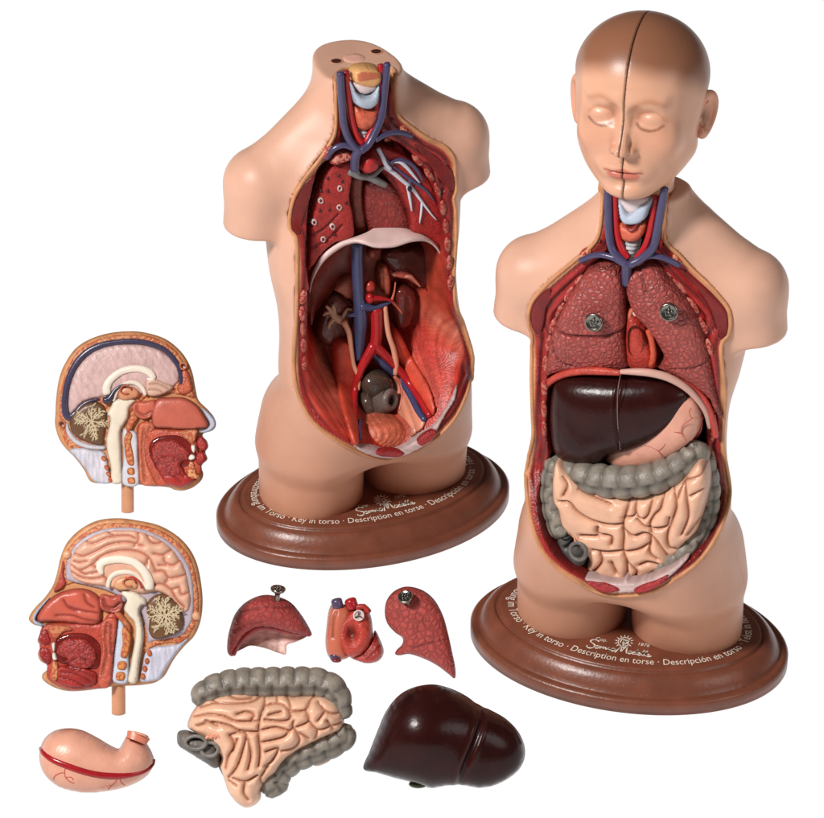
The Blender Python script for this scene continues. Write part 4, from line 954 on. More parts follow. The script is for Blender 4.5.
for k in range(4):
    a=(215+k*14,608+k*5-abs(k-1.5)*2); tube('ileum_fold',F2,M_flesh,TI,Z(zD,[(a[0],a[1]-8),(a[0]+6,a[1]+2),(a[0]+8,a[1]+14)]),-.72,.012,S(222,150,120),seg=8)
# ================================================================== head on the front torso, in two halves that part at the midline
def head_frame():
    y0=-.12; p=F2.pl(639,104,y0); o=F2.w(p)
    return Frame(o,math.radians(-18),math.radians(0),math.radians(-1.0)),p
FH,HP=head_frame(); HS=.850; HS3=np.array([HS*1.15,HS*1.02,HS*1.045])
zneck=(4.607-FH.o[2])/HS3[2]
def head_sdf(P):
    x,y,z=P[...,0],P[...,1],P[...,2]; ax=np.abs(x); Q=np.stack([ax,y,z],-1)
    d=ell(P,(0,.10,.27),(.555,.63,.545))
    d=smin(d,ell(P,(0,-.06,-.10),(.50,.50,.58)),.16)
    d=smin(d,ell(P,(0,-.17,-.36),(.375,.34,.37)),.16)          # lower face
    d=smin(d,caps(Q,(.335,-.03,-.34),(.11,-.34,-.63),.14,.11),.14) # jaw line
    d=smin(d,ell(P,(0,-.44,-.65),(.13,.10,.085)),.10)           # chin
    d=smin(d,ell(Q,(.27,-.36,-.12),(.14,.13,.16)),.12)            # cheek
    d=smin(d,caps(Q,(.06,-.475,.24),(.26,-.42,.25),.045,.035),.10)  # brow
    # eye hollows and closed lids
    d=smax(d,-ell(Q,(.20,-.60,.105),(.14,.135,.09)),.07)
    d=smax(d,-ell(Q,(.09,-.585,.12),(.05,.09,.10)),.07)
    d=smin(d,ell(Q,(.208,-.404,.078),(.124,.10,.080)),.022)
    # nose
    n=caps(P,(0,-.46,.15),(0,-.63,-.145),.036,.048)
    n=smin(n,ell(P,(0,-.652,-.18),(.058,.066,.052)),.035)
    n=smin(n,ell(Q,(.072,-.57,-.20),(.040,.062,.040)),.018)
    n=smin(n,ell(P,(0,-.52,-.185),(.09,.09,.05)),.04)
    d=smin(d,n,.04)
    d=smax(d,-ell(Q,(.042,-.615,-.238),(.019,.034,.018)),.008)
    # mouth
    d=smin(d,ell(P,(0,-.455,-.42),(.20,.10,.13)),.10)
    d=smax(d,-ell(P,(0,-.605,-.305),(.022,.06,.045)),.025)             # philtrum
    zc=-.335+.03*(ax/.15)**2*.6
    d=smin(d,ell(Q,(.050,-.540,-.395),(.098,.042,.030)),.022)
    d=smin(d,ell(P,(0,-.530,-.468),(.115,.042,.034)),.025)
    d=smax(d,-ell(P,(0,-.587,-.430),(.175,.045,.007)),.014)
    d=smax(d,-ell(P,(0,-.60,-.555),(.12,.09,.035)),.07)
    d=smax(d,-ell(Q,(.62,-.42,.22),(.10,.28,.30)),.18)              # temples
    # neck stub
    nk=caps(P,(0,.06,-.2),(0,.04,-1.3),.31,.29)
    nk=smax(nk,-(y+.10+0*z)-.0,.1)
    d=smin(d,nk,.08)
    return smax(d,zneck-z,.02)
def ear_sdf(P):
    R=rotm('z',-.34)@rotm('x',-.18)
    q=(P-np.array([.515,.10,-.06]))@R
    x,y,z=q[...,0],q[...,1],q[...,2]
    o=np.sqrt((y/(.105+.025*np.clip(z/.2,-1,1)))**2+(z/.205)**2)
    body_=np.maximum((o-1)*.11,np.abs(x-.03*(y/.1))-.028)
    d=smin(body_,9+0*x,.01)
    rim=np.sqrt(((o-.90)*.11)**2+(x-.035-.02*(y/.1))**2)-.024; rim=np.where((y<-.05)&(z<.08),np.maximum(rim,.02),rim)
    d=smin(d,rim,.02)
    anti=np.sqrt(((np.sqrt(((y+.0)/.062)**2+((z+.0)/.13)**2)-1)*.06)**2+(x-.03)**2)-.014
    anti=np.where(y<-.01,np.maximum(anti,.03),anti); d=smin(d,anti,.02)
    d=smax(d,-ell(q,(.045,-.012,-.02),(.030,.045,.075)),.02)
    d=smin(d,ell(q,(.02,-.085,-.03),(.024,.022,.032)),.02)
    d=smin(d,ell(q,(.02,-.01,-.185),(.028,.045,.04)),.03)
    return d
def head_col(V):
    x,y,z=V.T; ax=np.abs(x)
    skin=S(214,160,131); scalp=S(134,86,62); lip=S(196,100,84)
    C=np.ones((len(V),3))*skin
    hl=.54-.66*(y+.50)+.10*np.sin(ax*9)*0
    t=np.clip((z-hl)/.28+.45,0,1); t=t*t*(3-2*t)*.95; C=C*(1-t[:,None])+scalp*t[:,None]
    warm=np.exp(-(((ax-.26)/.16)**2+((z+.14)/.15)**2))*(y<-.1)*.25; C=C*(1-warm[:,None])+S(206,122,92)*warm[:,None]
    fr_=(y<-.3)
    def line(pts,w_,c,k):
        nonlocal C
        G=spline(np.array(pts),.01); d,_=dist_poly(np.stack([ax,z],-1),G,closed=False); f=np.exp(-(d/w_)**2)*k*fr_; C=C*(1-f[:,None])+c*f[:,None]
    line([(.098,.045),(.133,.012),(.205,-.006),(.265,.008),(.31,.040)],.012,S(112,62,40),.8)
    line([(.10,.09),(.13,.142),(.205,.168),(.275,.142),(.315,.09)],.010,S(188,122,84),.6)
    line([(.10,.24),(.20,.275),(.31,.23)],.028,S(160,100,68),.45)
    for (a_,b_,s1,s2,k_) in ((.10,.13,.045,.07,.55),(.335,.06,.05,.09,.25),(.0,-.50,.12,.03,.35),(.10,-.16,.03,.08,.3)):  # painted shade: eye corners, under the lip, beside the nose
        f=np.exp(-(((ax-a_)/s1)**2+((z-b_)/s2)**2))*fr_*k_; C=C*(1-f[:,None])+S(140,80,56)*f[:,None]
    # lips
    up=(np.abs(x)<.15)&fr_
    e1=((x/.17)**2+((z+.430)/(.040+.01*np.cos(x*40)))**2); m=np.clip((1.15-e1)/.3,0,1)*(z>-.433)*fr_*np.clip((-.49-y)/.02,0,1)
    e2=((x/.14)**2+((z+.458)/.044)**2); m2=np.clip((1.15-e2)/.3,0,1)*(z<=-.428)*fr_
    m=np.maximum(m,m2)*.85; C=C*(1-m[:,None])+lip*m[:,None]
    f=np.exp(-((z+.430)/.006)**2)*(ax<.165)*fr_*.8; C=C*(1-f[:,None])+S(110,44,34)*f[:,None]
    f=np.exp(-(((ax-.04)/.018)**2+((z+.236)/.014)**2))*fr_*.8; C=C*(1-f[:,None])+S(110,50,36)*f[:,None]
    return C
for sg,lab in ((-1,'half of the bald closed-eye head with its ear nearly hidden, nearer the empty torso'),(1,'half of the bald closed-eye head that shows a full ear, on the front torso')):
    TH2=thing('head_half',lab,'head half',FH.o+np.array([.05*sg,0,-.5]),'halves of the bald head')
    f=lambda P: smax(head_sdf(P),-sg*P[...,0]+.0024,.004)
    lo=(0 if sg>0 else -.75,-.78,zneck-.03); hi=(.75 if sg>0 else .0,.80,.88)
    lo=(lo[0]-.03,lo[1],lo[2]); hi=(hi[0]+.03,hi[1],hi[2])
    V,F=surfnet(f,lo,hi,.0125,proj=3); C=head_col(V)
    inn=np.abs(V[:,0])<.012; C[inn]*=.55
    c=V[F].mean(1); lipm=(np.abs(c[:,0])<.15)&(c[:,1]<-.49)&((((c[:,0]/.15)**2+((c[:,2]+.337)/.040)**2<1)&(c[:,2]>-.337))|(((c[:,0]/.12)**2+((c[:,2]+.365)/.042)**2<1)&(c[:,2]<=-.337)))
    mesh('head_shell',V*HS3,F,C,M_face,TH2,FH)
    G=lambda P: ear_sdf(np.stack([P[...,0]*sg,P[...,1],P[...,2]],-1))
    V,F=surfnet(G,(.40*sg if sg>0 else -.75,-.12,-.38),(.75 if sg>0 else -.40,.34,.20),.0095)
    Ce=np.ones((len(V),3))*S(212,150,122)
    q=(np.stack([V[:,0]*sg,V[:,1],V[:,2]],-1)-np.array([.515,.10,-.06]))@(rotm('z',-.34)@rotm('x',-.18)); dd=np.exp(-(((q[:,1]+.012)/.04)**2+((q[:,2]+.02)/.07)**2)); Ce=Ce*(1-.72*dd[:,None])  # shade of the ear hollow is mixed into its colour
    mesh('ear',V*HS3,F,Ce,M_face,TH2,FH)
    if sg<0: pass
# ================================================================== half heads on pegs
H1=(40,320,190/777); H2=(25,510,200/779)
def half_head(nm,label,z,out,peg,face,pegpx):
    g=ground(*Z(z,[pegpx])[0]); fr=Frame(g)
    T=thing('sectioned_head_half',label,'half head',g,'sectioned half heads on pegs')
    fr.T=T; return T,fr
def R_(T,fr,z,nm,m,pts,h,edge,c,y=0,**k): return relief(nm,fr,m,T,Z(z,pts),y=y,h=h,edge=edge,col=c,**k)
def ring_band(nm,fr,m,T,z,outer,inner,y,h,c,**k):
    """a closed band between two outlines"""
    A=spline(fr.pls(Z(z,outer),y)[:,[0,2]],200,closed=True); B=spline(fr.pls(Z(z,inner),y)[:,[0,2]],200,closed=True)
def tree_geo(fr,z,c,n,R,y,seed,w0=.016,colr=S(206,184,150),sx=1.,sz=1.1):
    r=random.Random(seed); G=[]
    cz=fr.pls(Z(z,[c]),y)[0]
    def br(p,a,l,w,dep):
        pts=[p]; aa=a
        for i in range(4):
            aa+=r.uniform(-.22,.22); q=pts[-1]+np.array([math.cos(aa)*l/4*sx,0,math.sin(aa)*l/4*sz]); pts.append(q)
        v,f=tube_geo(np.array(pts),np.linspace(w,w*.6,5),6,flat=.5); G.append((v,f,colr))
        if dep>0:
            for i in (1,2,3,4):
                for s_ in (-1,1): 
                    if r.random()<.85: br(pts[i],aa+s_*r.uniform(.5,.95),l*.42*(1.15-.12*i),w*.6,dep-1)
    for i in range(n): br(cz,2*math.pi*i/n+r.uniform(-.2,.2),R*.68,w0*.5,2)
    return join_geo(G)
M_falx=mat('falx_membrane',.38,.35,(14,.10),(50,.2),fiber=(30,4,10),fa=.10)
M_brain=mat('brain_plastic',.34,.42,(8,.08),(40,.12))
M_neckm=mat('neck_muscle_paint',.4,.35,(9,.1),(60,.3),fiber=(40,10,6),fa=.14)
SK_E=S(206,142,96)
def section_common(T,fr,z,mir,P):
    pass
# ---- half head facing right (image), with the smooth membrane
g=ground(*Z(H1,[(358,800)])[0]); FA=Frame(g,0,EL*.9)
TA=thing('sectioned_head_half','sectioned half head on a peg with smooth pale membrane edged by a dark blue band','half head',g,'sectioned half heads on pegs')
oA=[(212,663),(180,612),(142,562),(105,525),(78,485),(62,430),(63,380),(66,320),(76,250),(96,190),(140,122),(200,80),(280,54),(360,46),(430,51),(510,76),(568,120),(605,170),(625,222),(638,290),(650,330),(688,368),(713,400),(720,430),(705,452),(672,462),(665,475),(683,495),(688,520),(676,540),(685,568),(665,590),(660,605),(668,630),(658,658),(625,685),(585,698),(548,694),(520,684),(400,673),(300,667)]
R_(TA,FA,H1,'head_shell',M_fat,oA,.035,.04,SK_E,back=(.42,.5),res=.018,smooth_h=1)
yb_=-.03
def ins(pts,c,k): 
    p=np.array(pts,float); return (p+(np.array(c)-p)*k).tolist()
R_(TA,FA,H1,'skull_bone',M_bone,[(112,515),(90,470),(78,420),(80,330),(92,255),(112,195),(152,130),(210,90),(285,66),(360,58),(430,62),(500,86),(555,125),(590,175),(608,225),(618,270),(634,310),(625,322),(590,312),(500,300),(420,330),(300,470),(230,545),(150,530)],.02,.03,S(214,150,104),y=yb_)
R_(TA,FA,H1,'frontal_sinus',M_red2,[(578,210),(600,205),(615,240),(622,285),(600,305),(570,300),(560,270),(575,245)],.02,.03,S(196,96,66),y=-.048)
R_(TA,FA,H1,'falx_membrane',M_falx,[(118,385),(114,330),(124,260),(150,200),(190,150),(240,118),(310,100),(370,98),(430,102),(490,122),(540,160),(568,205),(570,245),(545,275),(500,305),(470,315),(430,300),(360,330),(280,320),(240,318),(180,335),(140,375)],.045,.10,S(206,172,168),y=-.045,fn=lambda V,d:.002*np.sin(V[:,0]*90+V[:,1]*60))
tube('venous_sinus',FA,M_vessel,TA,Z(H1,[(576,262),(577,235),(560,180),(520,130),(470,103),(400,88),(320,90),(250,103),(195,130),(150,175),(118,240),(102,320),(104,375),(118,398),(142,385),(170,352),(205,332),(240,324)]),-.062,[.016,.02,.024,.024,.024,.026,.026,.028,.03,.03,.03,.03,.034,.036,.028,.02,.016,.012],S(66,60,84),flat=.6)
tube('thalamus_vein',FA,M_vessel,TA,Z(H1,[(262,330),(285,322),(300,295),(325,272),(355,268),(375,285)]),-.115,[.034,.03,.018,.014,.012,.01],S(58,54,76),flat=.7)
def brain_mid(T,fr,z,X,o):
    """corpus callosum, fornix, thalamus, brain stem, cerebellum; X maps the left-facing drawing"""
R_(TA,FA,H1,'frontal_gyrus',M_brain,[(430,250),(470,240),(520,260),(545,275),(520,295),(480,310),(440,305)],.03,.04,S(214,170,150),y=-.085,grooves=[[tuple(q) for q in Z(H1,[(450,262),(490,262),(525,280)])],[tuple(q) for q in Z(H1,[(445,285),(480,285),(500,295)])]],gw=.008,gd=.018)
tube('corpus_callosum',FA,M_white,TA,Z(H1,[(275,300),(272,275),(290,242),(330,212),(370,200),(410,200),(445,212),(462,232),(455,246),(440,240)]),-.10,[.04,.04,.036,.034,.034,.034,.036,.034,.022,.012],S(232,220,204),flat=.55)
tube('fornix',FA,M_white,TA,Z(H1,[(300,330),(318,285),(345,262),(380,255),(410,268),(425,290),(430,305)]),-.10,[.014,.016,.018,.022,.022,.02,.016],S(228,214,198),flat=.6)
R_(TA,FA,H1,'thalamus',M_brain,[(318,310),(325,285),(350,270),(385,275),(408,295),(400,315),(370,325),(335,328)],.04,.05,S(206,140,104),y=-.085)
c_=FA.pl(*Z(H1,[(350,285)])[0],-.14); t_=np.linspace(0,5.2,20); v,f=tube_geo(np.stack([c_[0]+.05*np.cos(t_),np.full(20,c_[1]),c_[2]+.04*np.sin(t_)],-1),.008,6); mesh('thalamus_ridge',v,f,S(176,86,56),M_brain,TA,FA)
R_(TA,FA,H1,'brain_stem',M_white,[(300,320),(320,318),(350,318),(385,322),(395,332),(378,345),(365,368),(362,400),(345,425),(330,455),(332,520),(335,600),(336,664),(292,664),(288,600),(275,540),(270,490),(278,450),(285,400),(272,385),(290,350)],.05,.05,S(228,214,194),y=-.05)
R_(TA,FA,H1,'cerebellum',M_brain,[(122,420),(130,385),(160,358),(195,338),(235,335),(262,350),(275,390),(272,430),(265,470),(262,505),(240,512),(200,502),(160,485),(130,455)],.05,.06,S(108,76,50),y=-.05)
V_,F_,C_=tree_geo(FA,H1,(212,415),8,.19,-.108,3); mesh('white_matter_tree',V_,F_,C_,M_white,TA,FA)
R_(TA,FA,H1,'cerebellum_fringe',M_grey2,[(112,415),(124,450),(155,487),(205,508),(262,515),(262,530),(200,528),(145,508),(112,470),(104,430)],.02,.02,S(206,200,206),y=-.055)
R_(TA,FA,H1,'neck_muscle',M_neckm,[(120,532),(165,522),(215,530),(262,540),(280,600),(290,664),(225,662),(190,615),(150,565)],.03,.04,S(206,202,212),y=-.045)
for k,(a,b_) in enumerate([(260,568),(272,605),(280,632),(288,655)]): R_(TA,FA,H1,'spinous_section',M_bone,[(a-10,b_-8),(a+2,b_-12),(a+12,b_+2),(a+4,b_+10),(a-6,b_+6)],.02,.015,S(210,130,80),y=-.075,res=.009)
R_(TA,FA,H1,'spine_strip',M_grey2,[(338,460),(352,440),(375,450),(398,470),(402,560),(404,670),(338,668),(340,560)],.03,.03,S(206,206,214),y=-.055)
for pts in ([(345,480),(362,455),(378,470),(372,500),(380,540),(385,590),(362,592),(350,560),(345,520)],[(358,608),(384,606),(386,630),(360,632)],[(360,646),(386,645),(388,668),(362,669)]): R_(TA,FA,H1,'vertebra_section',M_bone,pts,.02,.02,S(214,146,84),y=-.085,res=.009)
R_(TA,FA,H1,'clivus_bone',M_bone,[(352,440),(365,400),(385,385),(400,400),(385,425),(370,455),(352,465)],.02,.02,S(210,140,96),y=-.075)
R_(TA,FA,H1,'throat_wall',M_red,[(395,470),(400,430),(440,410),(470,440),(520,445),(600,448),(640,455),(640,480),(660,600),(655,630),(600,680),(540,680),(410,668),(402,560)],.03,.05,S(188,84,62),y=-.05)
R_(TA,FA,H1,'pharynx',M_red2,[(402,440),(430,415),(462,420),(470,445),(440,470),(432,520),(440,580),(470,650),(480,674),(412,668),(404,560)],.03,.04,S(206,110,80),y=-.072,grooves=[Z(H1,[(425,445),(418,520),(422,600),(430,660)]),Z(H1,[(450,440),(432,470)])],gw=.012,gd=.025,dark=.5)
R_(TA,FA,H1,'sphenoid_sinus',M_flesh,[(378,345),(405,332),(440,330),(470,325),(475,350),(465,385),(440,405),(405,402),(382,375)],.045,.03,S(204,104,82),y=-.06,grooves=[Z(H1,[(395,350),(400,375),(430,390),(455,375)])],gw=.016,gd=.03)
R_(TA,FA,H1,'nasal_cavity',M_flesh,[(462,350),(480,322),(530,315),(590,318),(640,345),(672,390),(690,425),(678,442),(600,448),(520,444),(468,438),(455,400)],.055,.07,S(190,98,80),y=-.06,cfn=lambda V,d,C:C*(1.05-.35*np.clip(1-d/.03,0,1))[:,None])
R_(TA,FA,H1,'nose_cartilage',M_grey2,[(660,360),(690,378),(715,408),(718,432),(700,452),(670,462),(650,456),(680,445),(694,425),(676,388)],.03,.02,S(190,196,214),y=-.062,res=.009)
R_(TA,FA,H1,'palate_bone',M_bone,[(565,455),(640,448),(642,470),(632,500),(612,500),(590,480)],.03,.02,S(206,140,104),y=-.07,res=.01)
R_(TA,FA,H1,'mouth_cavity',M_gloss2,[(445,540),(450,500),(480,478),(540,468),(590,480),(620,510),(640,540),(632,580),(600,600),(560,600),(470,590)],.02,.04,S(120,34,30),y=-.075)
R_(TA,FA,H1,'tongue',M_tongue:=mat('tongue_red',.35,.45,(20,.3),(60,.6),speck=(S(176,66,56),30,.56)),[(455,545),(470,505),(510,488),(560,492),(600,520),(618,550),(605,575),(575,590),(590,610),(570,640),(520,640),(475,610)],.05,.08,S(150,42,40),y=-.085,grooves=[Z(H1,[(470,590),(510,560),(560,570),(600,580)])],gw=.01,gd=.02)
R_(TA,FA,H1,'mouth_floor',M_redfib,[(485,600),(530,580),(580,600),(600,630),(640,650),(590,680),(540,678),(500,650)],.04,.05,S(166,46,40),y=-.08,grooves=[Z(H1,[(500,620),(540,610),(590,640)]),Z(H1,[(495,640),(540,635),(580,665)])],gw=.008,gd=.018)
R_(TA,FA,H1,'lip',M_red2,[(648,480),(662,476),(680,496),(686,518),(672,536),(652,530),(640,505)],.03,.03,S(170,46,42),y=-.07,res=.009)
R_(TA,FA,H1,'lip',M_red2,[(640,548),(662,536),(680,560),(672,580),(652,592),(636,580)],.03,.03,S(170,46,42),y=-.07,res=.009)
R_(TA,FA,H1,'tooth',M_white,[(618,512),(634,512),(637,530),(630,545),(618,530)],.03,.012,S(240,236,224),y=-.08,res=.008)
R_(TA,FA,H1,'tooth',M_white,[(612,550),(630,550),(636,565),(620,574),(606,568)],.03,.012,S(240,236,224),y=-.08,res=.008)
R_(TA,FA,H1,'chin_bone',M_bone,[(610,582),(628,580),(640,620),(655,645),(630,650),(602,640)],.03,.02,S(220,160,110),y=-.078,res=.009)
for q in ((585,188),(90,425)):
    c_=FA.pl(*Z(H1,[q])[0],-.062); ring('peg_hole_rim',TA,FA,M_fat,c_,(0,-1,0),.03,.010,S(186,110,76)); plug('peg_hole',TA,FA,M_gloss2,c_,(0,-1,0),.03,S(110,56,38),.01)
tube('mounting_peg',FA,M_flesh,TA,[FA.pl(*Z(H1,[(358,655)])[0],.07).tolist(),[FA.pl(*Z(H1,[(358,655)])[0],.07)[0],.07,.03]],0,.06,S(206,146,110),local=True,seg=24,cap=.6)
# ---- half head facing left (image), with brain folds
g=ground(*Z(H2,[(364,812)])[0]); FB=Frame(g,0,EL*.9)
TB=thing('sectioned_head_half','sectioned half head on a peg with a pink folded brain surface','half head',g,'sectioned half heads on pegs')
oB=[(525,662),(548,640),(580,582),(620,532),(660,490),(684,432),(692,360),(686,285),(670,210),(640,150),(592,100),(522,60),(440,41),(360,32),(280,42),(212,78),(162,130),(137,190),(125,245),(108,295),(78,340),(40,380),(19,410),(16,430),(38,448),(64,455),(60,480),(48,510),(60,530),(50,560),(60,588),(84,603),(86,622),(68,640),(70,662),(110,690),(170,706),(250,702),(340,688),(430,684),(495,676)]
R_(TB,FB,H2,'head_shell',M_fat,oB,.035,.04,SK_E,back=(.42,.5),res=.018,smooth_h=1)
R_(TB,FB,H2,'skull_bone',M_bone,[(150,190),(175,140),(220,95),(285,58),(360,48),(440,56),(515,74),(582,112),(628,160),(656,215),(672,290),(678,360),(670,425),(650,475),(610,520),(560,520),(500,535),(470,560),(440,500),(500,300),(250,280),(150,300),(110,310),(136,250)],.02,.03,S(214,146,100),y=-.03)
R_(TB,FB,H2,'dura_layer',M_grey2,[(165,190),(190,142),(235,102),(295,76),(370,66),(440,70),(510,92),(570,128),(612,172),(642,225),(656,290),(660,360),(655,420),(640,455),(610,490),(560,502),(500,512),(480,520),(450,400),(330,320),(180,280),(158,260)],.02,.03,S(186,170,180),y=-.045)
R_(TB,FB,H2,'frontal_sinus',M_red2,[(146,200),(156,215),(152,250),(160,285),(140,310),(112,318),(128,285),(138,245)],.02,.02,S(176,70,54),y=-.048,res=.01)
bo=[(176,245),(172,205),(190,158),(235,114),(300,84),(370,74),(440,78),(505,100),(562,135),(600,180),(628,230),(642,290),(650,350),(640,392),(615,402),(590,372),(540,330),(500,322),(470,330),(450,330),(350,310),(300,300),(235,290),(190,268)]
BG=[[(190,170),(230,180),(280,160),(330,135),(400,125),(460,140)],[(230,118),(270,130),(330,105),(400,100),(430,110)],[(180,215),(215,235),(260,215),(300,180),(360,160),(430,160),(480,185),(510,240)],[(440,80),(440,120),(425,140)],[(470,90),(490,125),(520,130),(545,110)],[(480,185),(470,215),(450,210)],[(500,170),(540,175),(575,150)],[(540,175),(545,205),(580,215),(610,190)],[(505,240),(540,240),(560,265),(600,260),(630,250)],[(500,290),(540,290),(570,310),(600,300)],[(570,310),(590,350),(620,380)],[(600,300),(610,330),(640,320)],[(180,240),(220,262),(270,268),(310,262),(320,280)],[(215,240),(240,250),(290,240)],[(320,84),(350,104)],[(505,100),(520,80)],[(550,215),(520,215)],[(190,200),(215,205),(240,200)],[(260,215),(285,225),(290,205)],[(560,265),(545,285)]]
R_(TB,FB,H2,'brain_surface',M_brain,bo,.07,.07,S(222,170,144),y=-.045,res=.0095,grooves=[Z(H2,q) for q in BG],bulge=(.06,.045),smooth_h=2,gw=.010,gcol=S(176,96,72))
tube('corpus_callosum',FB,M_white,TB,Z(H2,[(300,248),(292,225),(300,205),(335,195),(380,193),(425,205),(460,235),(482,275),(484,305)]),-.12,[.016,.034,.036,.034,.034,.036,.038,.042,.04],S(236,224,206),flat=.55)
tube('fornix',FB,M_white,TB,Z(H2,[(322,300),(330,270),(350,250),(390,242),(430,252),(455,280),(470,300)]),-.115,[.016,.02,.022,.022,.02,.016,.01],S(232,218,200),flat=.6)
R_(TB,FB,H2,'thalamus',M_brain,[(345,300),(352,272),(385,256),(420,262),(445,285),(440,305),(400,312),(365,314)],.04,.05,S(216,158,116),y=-.10)
tube('choroid_strip',FB,M_vessel,TB,Z(H2,[(392,268),(420,262),(445,280),(455,305)]),-.15,.010,S(186,60,48))
c_=FB.pl(*Z(H2,[(405,282)])[0],-.15); v,f=tube_geo(np.stack([c_[0]+.05*np.cos(t_),np.full(20,c_[1]),c_[2]+.035*np.sin(t_)],-1),.008,6); mesh('thalamus_ridge',v,f,S(186,104,66),M_brain,TB,FB)
R_(TB,FB,H2,'brain_stem',M_white,[(375,312),(400,312),(430,318),(450,330),(470,345),(476,370),(455,375),(448,400),(458,440),(462,500),(448,590),(436,668),(402,668),(412,600),(428,500),(425,440),(400,410),(385,385),(395,350),(378,335)],.05,.05,S(230,216,196),y=-.07)
R_(TB,FB,H2,'pituitary_gland',M_flesh,[(378,330),(392,335),(398,352),(388,360),(376,350)],.03,.02,S(150,130,140),y=-.08,res=.009)
R_(TB,FB,H2,'cerebellum',M_brain,[(478,360),(500,335),(535,325),(570,338),(600,370),(618,420),(612,460),(580,485),(540,500),(500,500),(482,470),(484,430),(474,400)],.05,.06,S(112,78,50),y=-.07)
V_,F_,C_=tree_geo(FB,H2,(545,412),9,.19,-.128,8,sx=.95); mesh('white_matter_tree',V_,F_,C_,M_white,TB,FB)
R_(TB,FB,H2,'neck_muscle',M_neckm,[(468,560),(500,535),(550,528),(600,520),(636,500),(600,545),(560,600),(530,652),(510,664),(450,668),(455,620)],.03,.04,S(200,198,214),y=-.045)
for a,b_ in ((486,560),(476,590),(468,620),(460,650)): R_(TB,FB,H2,'spinous_section',M_bone,[(a-9,b_-8),(a+2,b_-14),(a+10,b_),(a+2,b_+10),(a-8,b_+8)],.02,.015,S(206,116,60),y=-.075,res=.009)
R_(TB,FB,H2,'spine_strip',M_grey2,[(365,430),(385,440),(398,500),(404,560),(402,668),(342,668),(345,600),(355,500)],.03,.03,S(200,206,220),y=-.05)
for pts in ([(378,470),(390,455),(412,490),(408,540),(395,575),(372,570),(380,520)],[(364,592),(394,592),(392,620),(362,620)],[(358,634),(388,634),(386,662),(356,662)]): R_(TB,FB,H2,'vertebra_section',M_bone,pts,.02,.02,S(214,140,76),y=-.08,res=.009)
R_(TB,FB,H2,'clivus_bone',M_bone,[(345,400),(362,390),(385,415),(410,450),(408,480),(388,450),(368,430)],.02,.02,S(206,130,84),y=-.075)
R_(TB,FB,H2,'throat_wall',M_red,[(60,470),(100,440),(200,440),(290,440),(330,400),(358,405),(362,440),(350,560),(336,680),(250,698),(170,700),(90,660),(85,600),(60,560)],.03,.05,S(180,70,54),y=-.045)
R_(TB,FB,H2,'pharynx',M_red2,[(292,450),(320,420),(352,420),(358,450),(345,560),(332,682),(285,684),(290,600),(300,540),(296,490)],.03,.04,S(200,92,72),y=-.07,grooves=[Z(H2,[(320,440),(312,500),(318,560),(300,640)]),Z(H2,[(335,450),(335,560)])],gw=.012,gd=.025,dark=.5)
R_(TB,FB,H2,'sphenoid_sinus',M_flesh,[(288,350),(300,328),(340,335),(376,330),(384,365),(370,400),(345,402),(310,395),(292,380)],.045,.03,S(190,88,74),y=-.06,grooves=[Z(H2,[(305,350),(315,378),(345,385),(370,365)])],gw=.02,gd=.04)
R_(TB,FB,H2,'nasal_cavity',M_flesh,[(46,425),(52,400),(80,362),(120,330),(170,310),(225,306),(270,322),(295,350),(300,390),(292,440),(240,448),(160,440),(90,436),(60,438)],.055,.06,S(196,92,74),y=-.055,cfn=lambda V,d,C:C*(1.08-.4*np.clip(1-d/.05,0,1))[:,None],grooves=[Z(H2,[(120,410),(180,410),(230,425),(285,435)]),Z(H2,[(165,375),(200,385),(240,395),(280,400)]),Z(H2,[(150,350),(170,380),(205,395)]),Z(H2,[(230,330),(240,360),(270,380)])],bulge=(.05,.03),smooth_h=2,gw=.012,gcol=S(140,50,40))
R_(TB,FB,H2,'nose_cartilage',M_grey2,[(95,342),(70,362),(44,392),(30,420),(42,446),(80,452),(60,440),(42,428),(50,402),(78,366)],.03,.02,S(190,196,214),y=-.06,res=.009)
R_(TB,FB,H2,'palate_bone',M_bone,[(92,452),(150,448),(190,465),(150,478),(130,500),(112,500),(98,478)],.03,.02,S(200,128,88),y=-.07,res=.01)
R_(TB,FB,H2,'mouth_cavity',M_gloss2,[(115,520),(140,490),(190,478),(250,485),(290,520),(296,570),(280,620),(200,610),(130,590)],.02,.04,S(112,30,26),y=-.072)
R_(TB,FB,H2,'tongue',M_tongue,[(122,545),(140,515),(180,498),(225,500),(265,525),(282,560),(272,600),(240,620),(180,610),(150,590),(165,580),(135,572)],.05,.08,S(150,40,38),y=-.08,grooves=[Z(H2,[(165,600),(200,580),(240,585),(275,600)])],gw=.01,gd=.02)
R_(TB,FB,H2,'mouth_floor',M_redfib,[(130,610),(180,605),(250,620),(282,640),(270,680),(200,692),(140,680),(120,650)],.04,.05,S(160,44,38),y=-.075,grooves=[Z(H2,[(140,630),(200,640),(260,670)]),Z(H2,[(135,650),(190,665),(230,685)]),Z(H2,[(160,612),(220,630),(275,650)])],gw=.008,gd=.018)
R_(TB,FB,H2,'lip',M_red2,[(62,475),(84,462),(98,490),(104,515),(80,530),(56,515),(52,500)],.03,.03,S(150,36,36),y=-.06,res=.009)
R_(TB,FB,H2,'lip',M_red2,[(60,538),(90,535),(108,560),(104,590),(90,604),(68,588),(56,565)],.03,.03,S(150,36,36),y=-.06,res=.009)
R_(TB,FB,H2,'tooth',M_white,[(104,520),(118,520),(118,545),(110,552)],.03,.012,S(240,236,224),y=-.085,res=.008)
R_(TB,FB,H2,'tooth',M_white,[(106,560),(118,558),(126,582),(110,584)],.03,.012,S(240,236,224),y=-.085,res=.008)
R_(TB,FB,H2,'chin_bone',M_bone,[(108,590),(128,595),(132,640),(122,665),(98,652),(104,620)],.03,.02,S(216,150,100),y=-.078,res=.009)
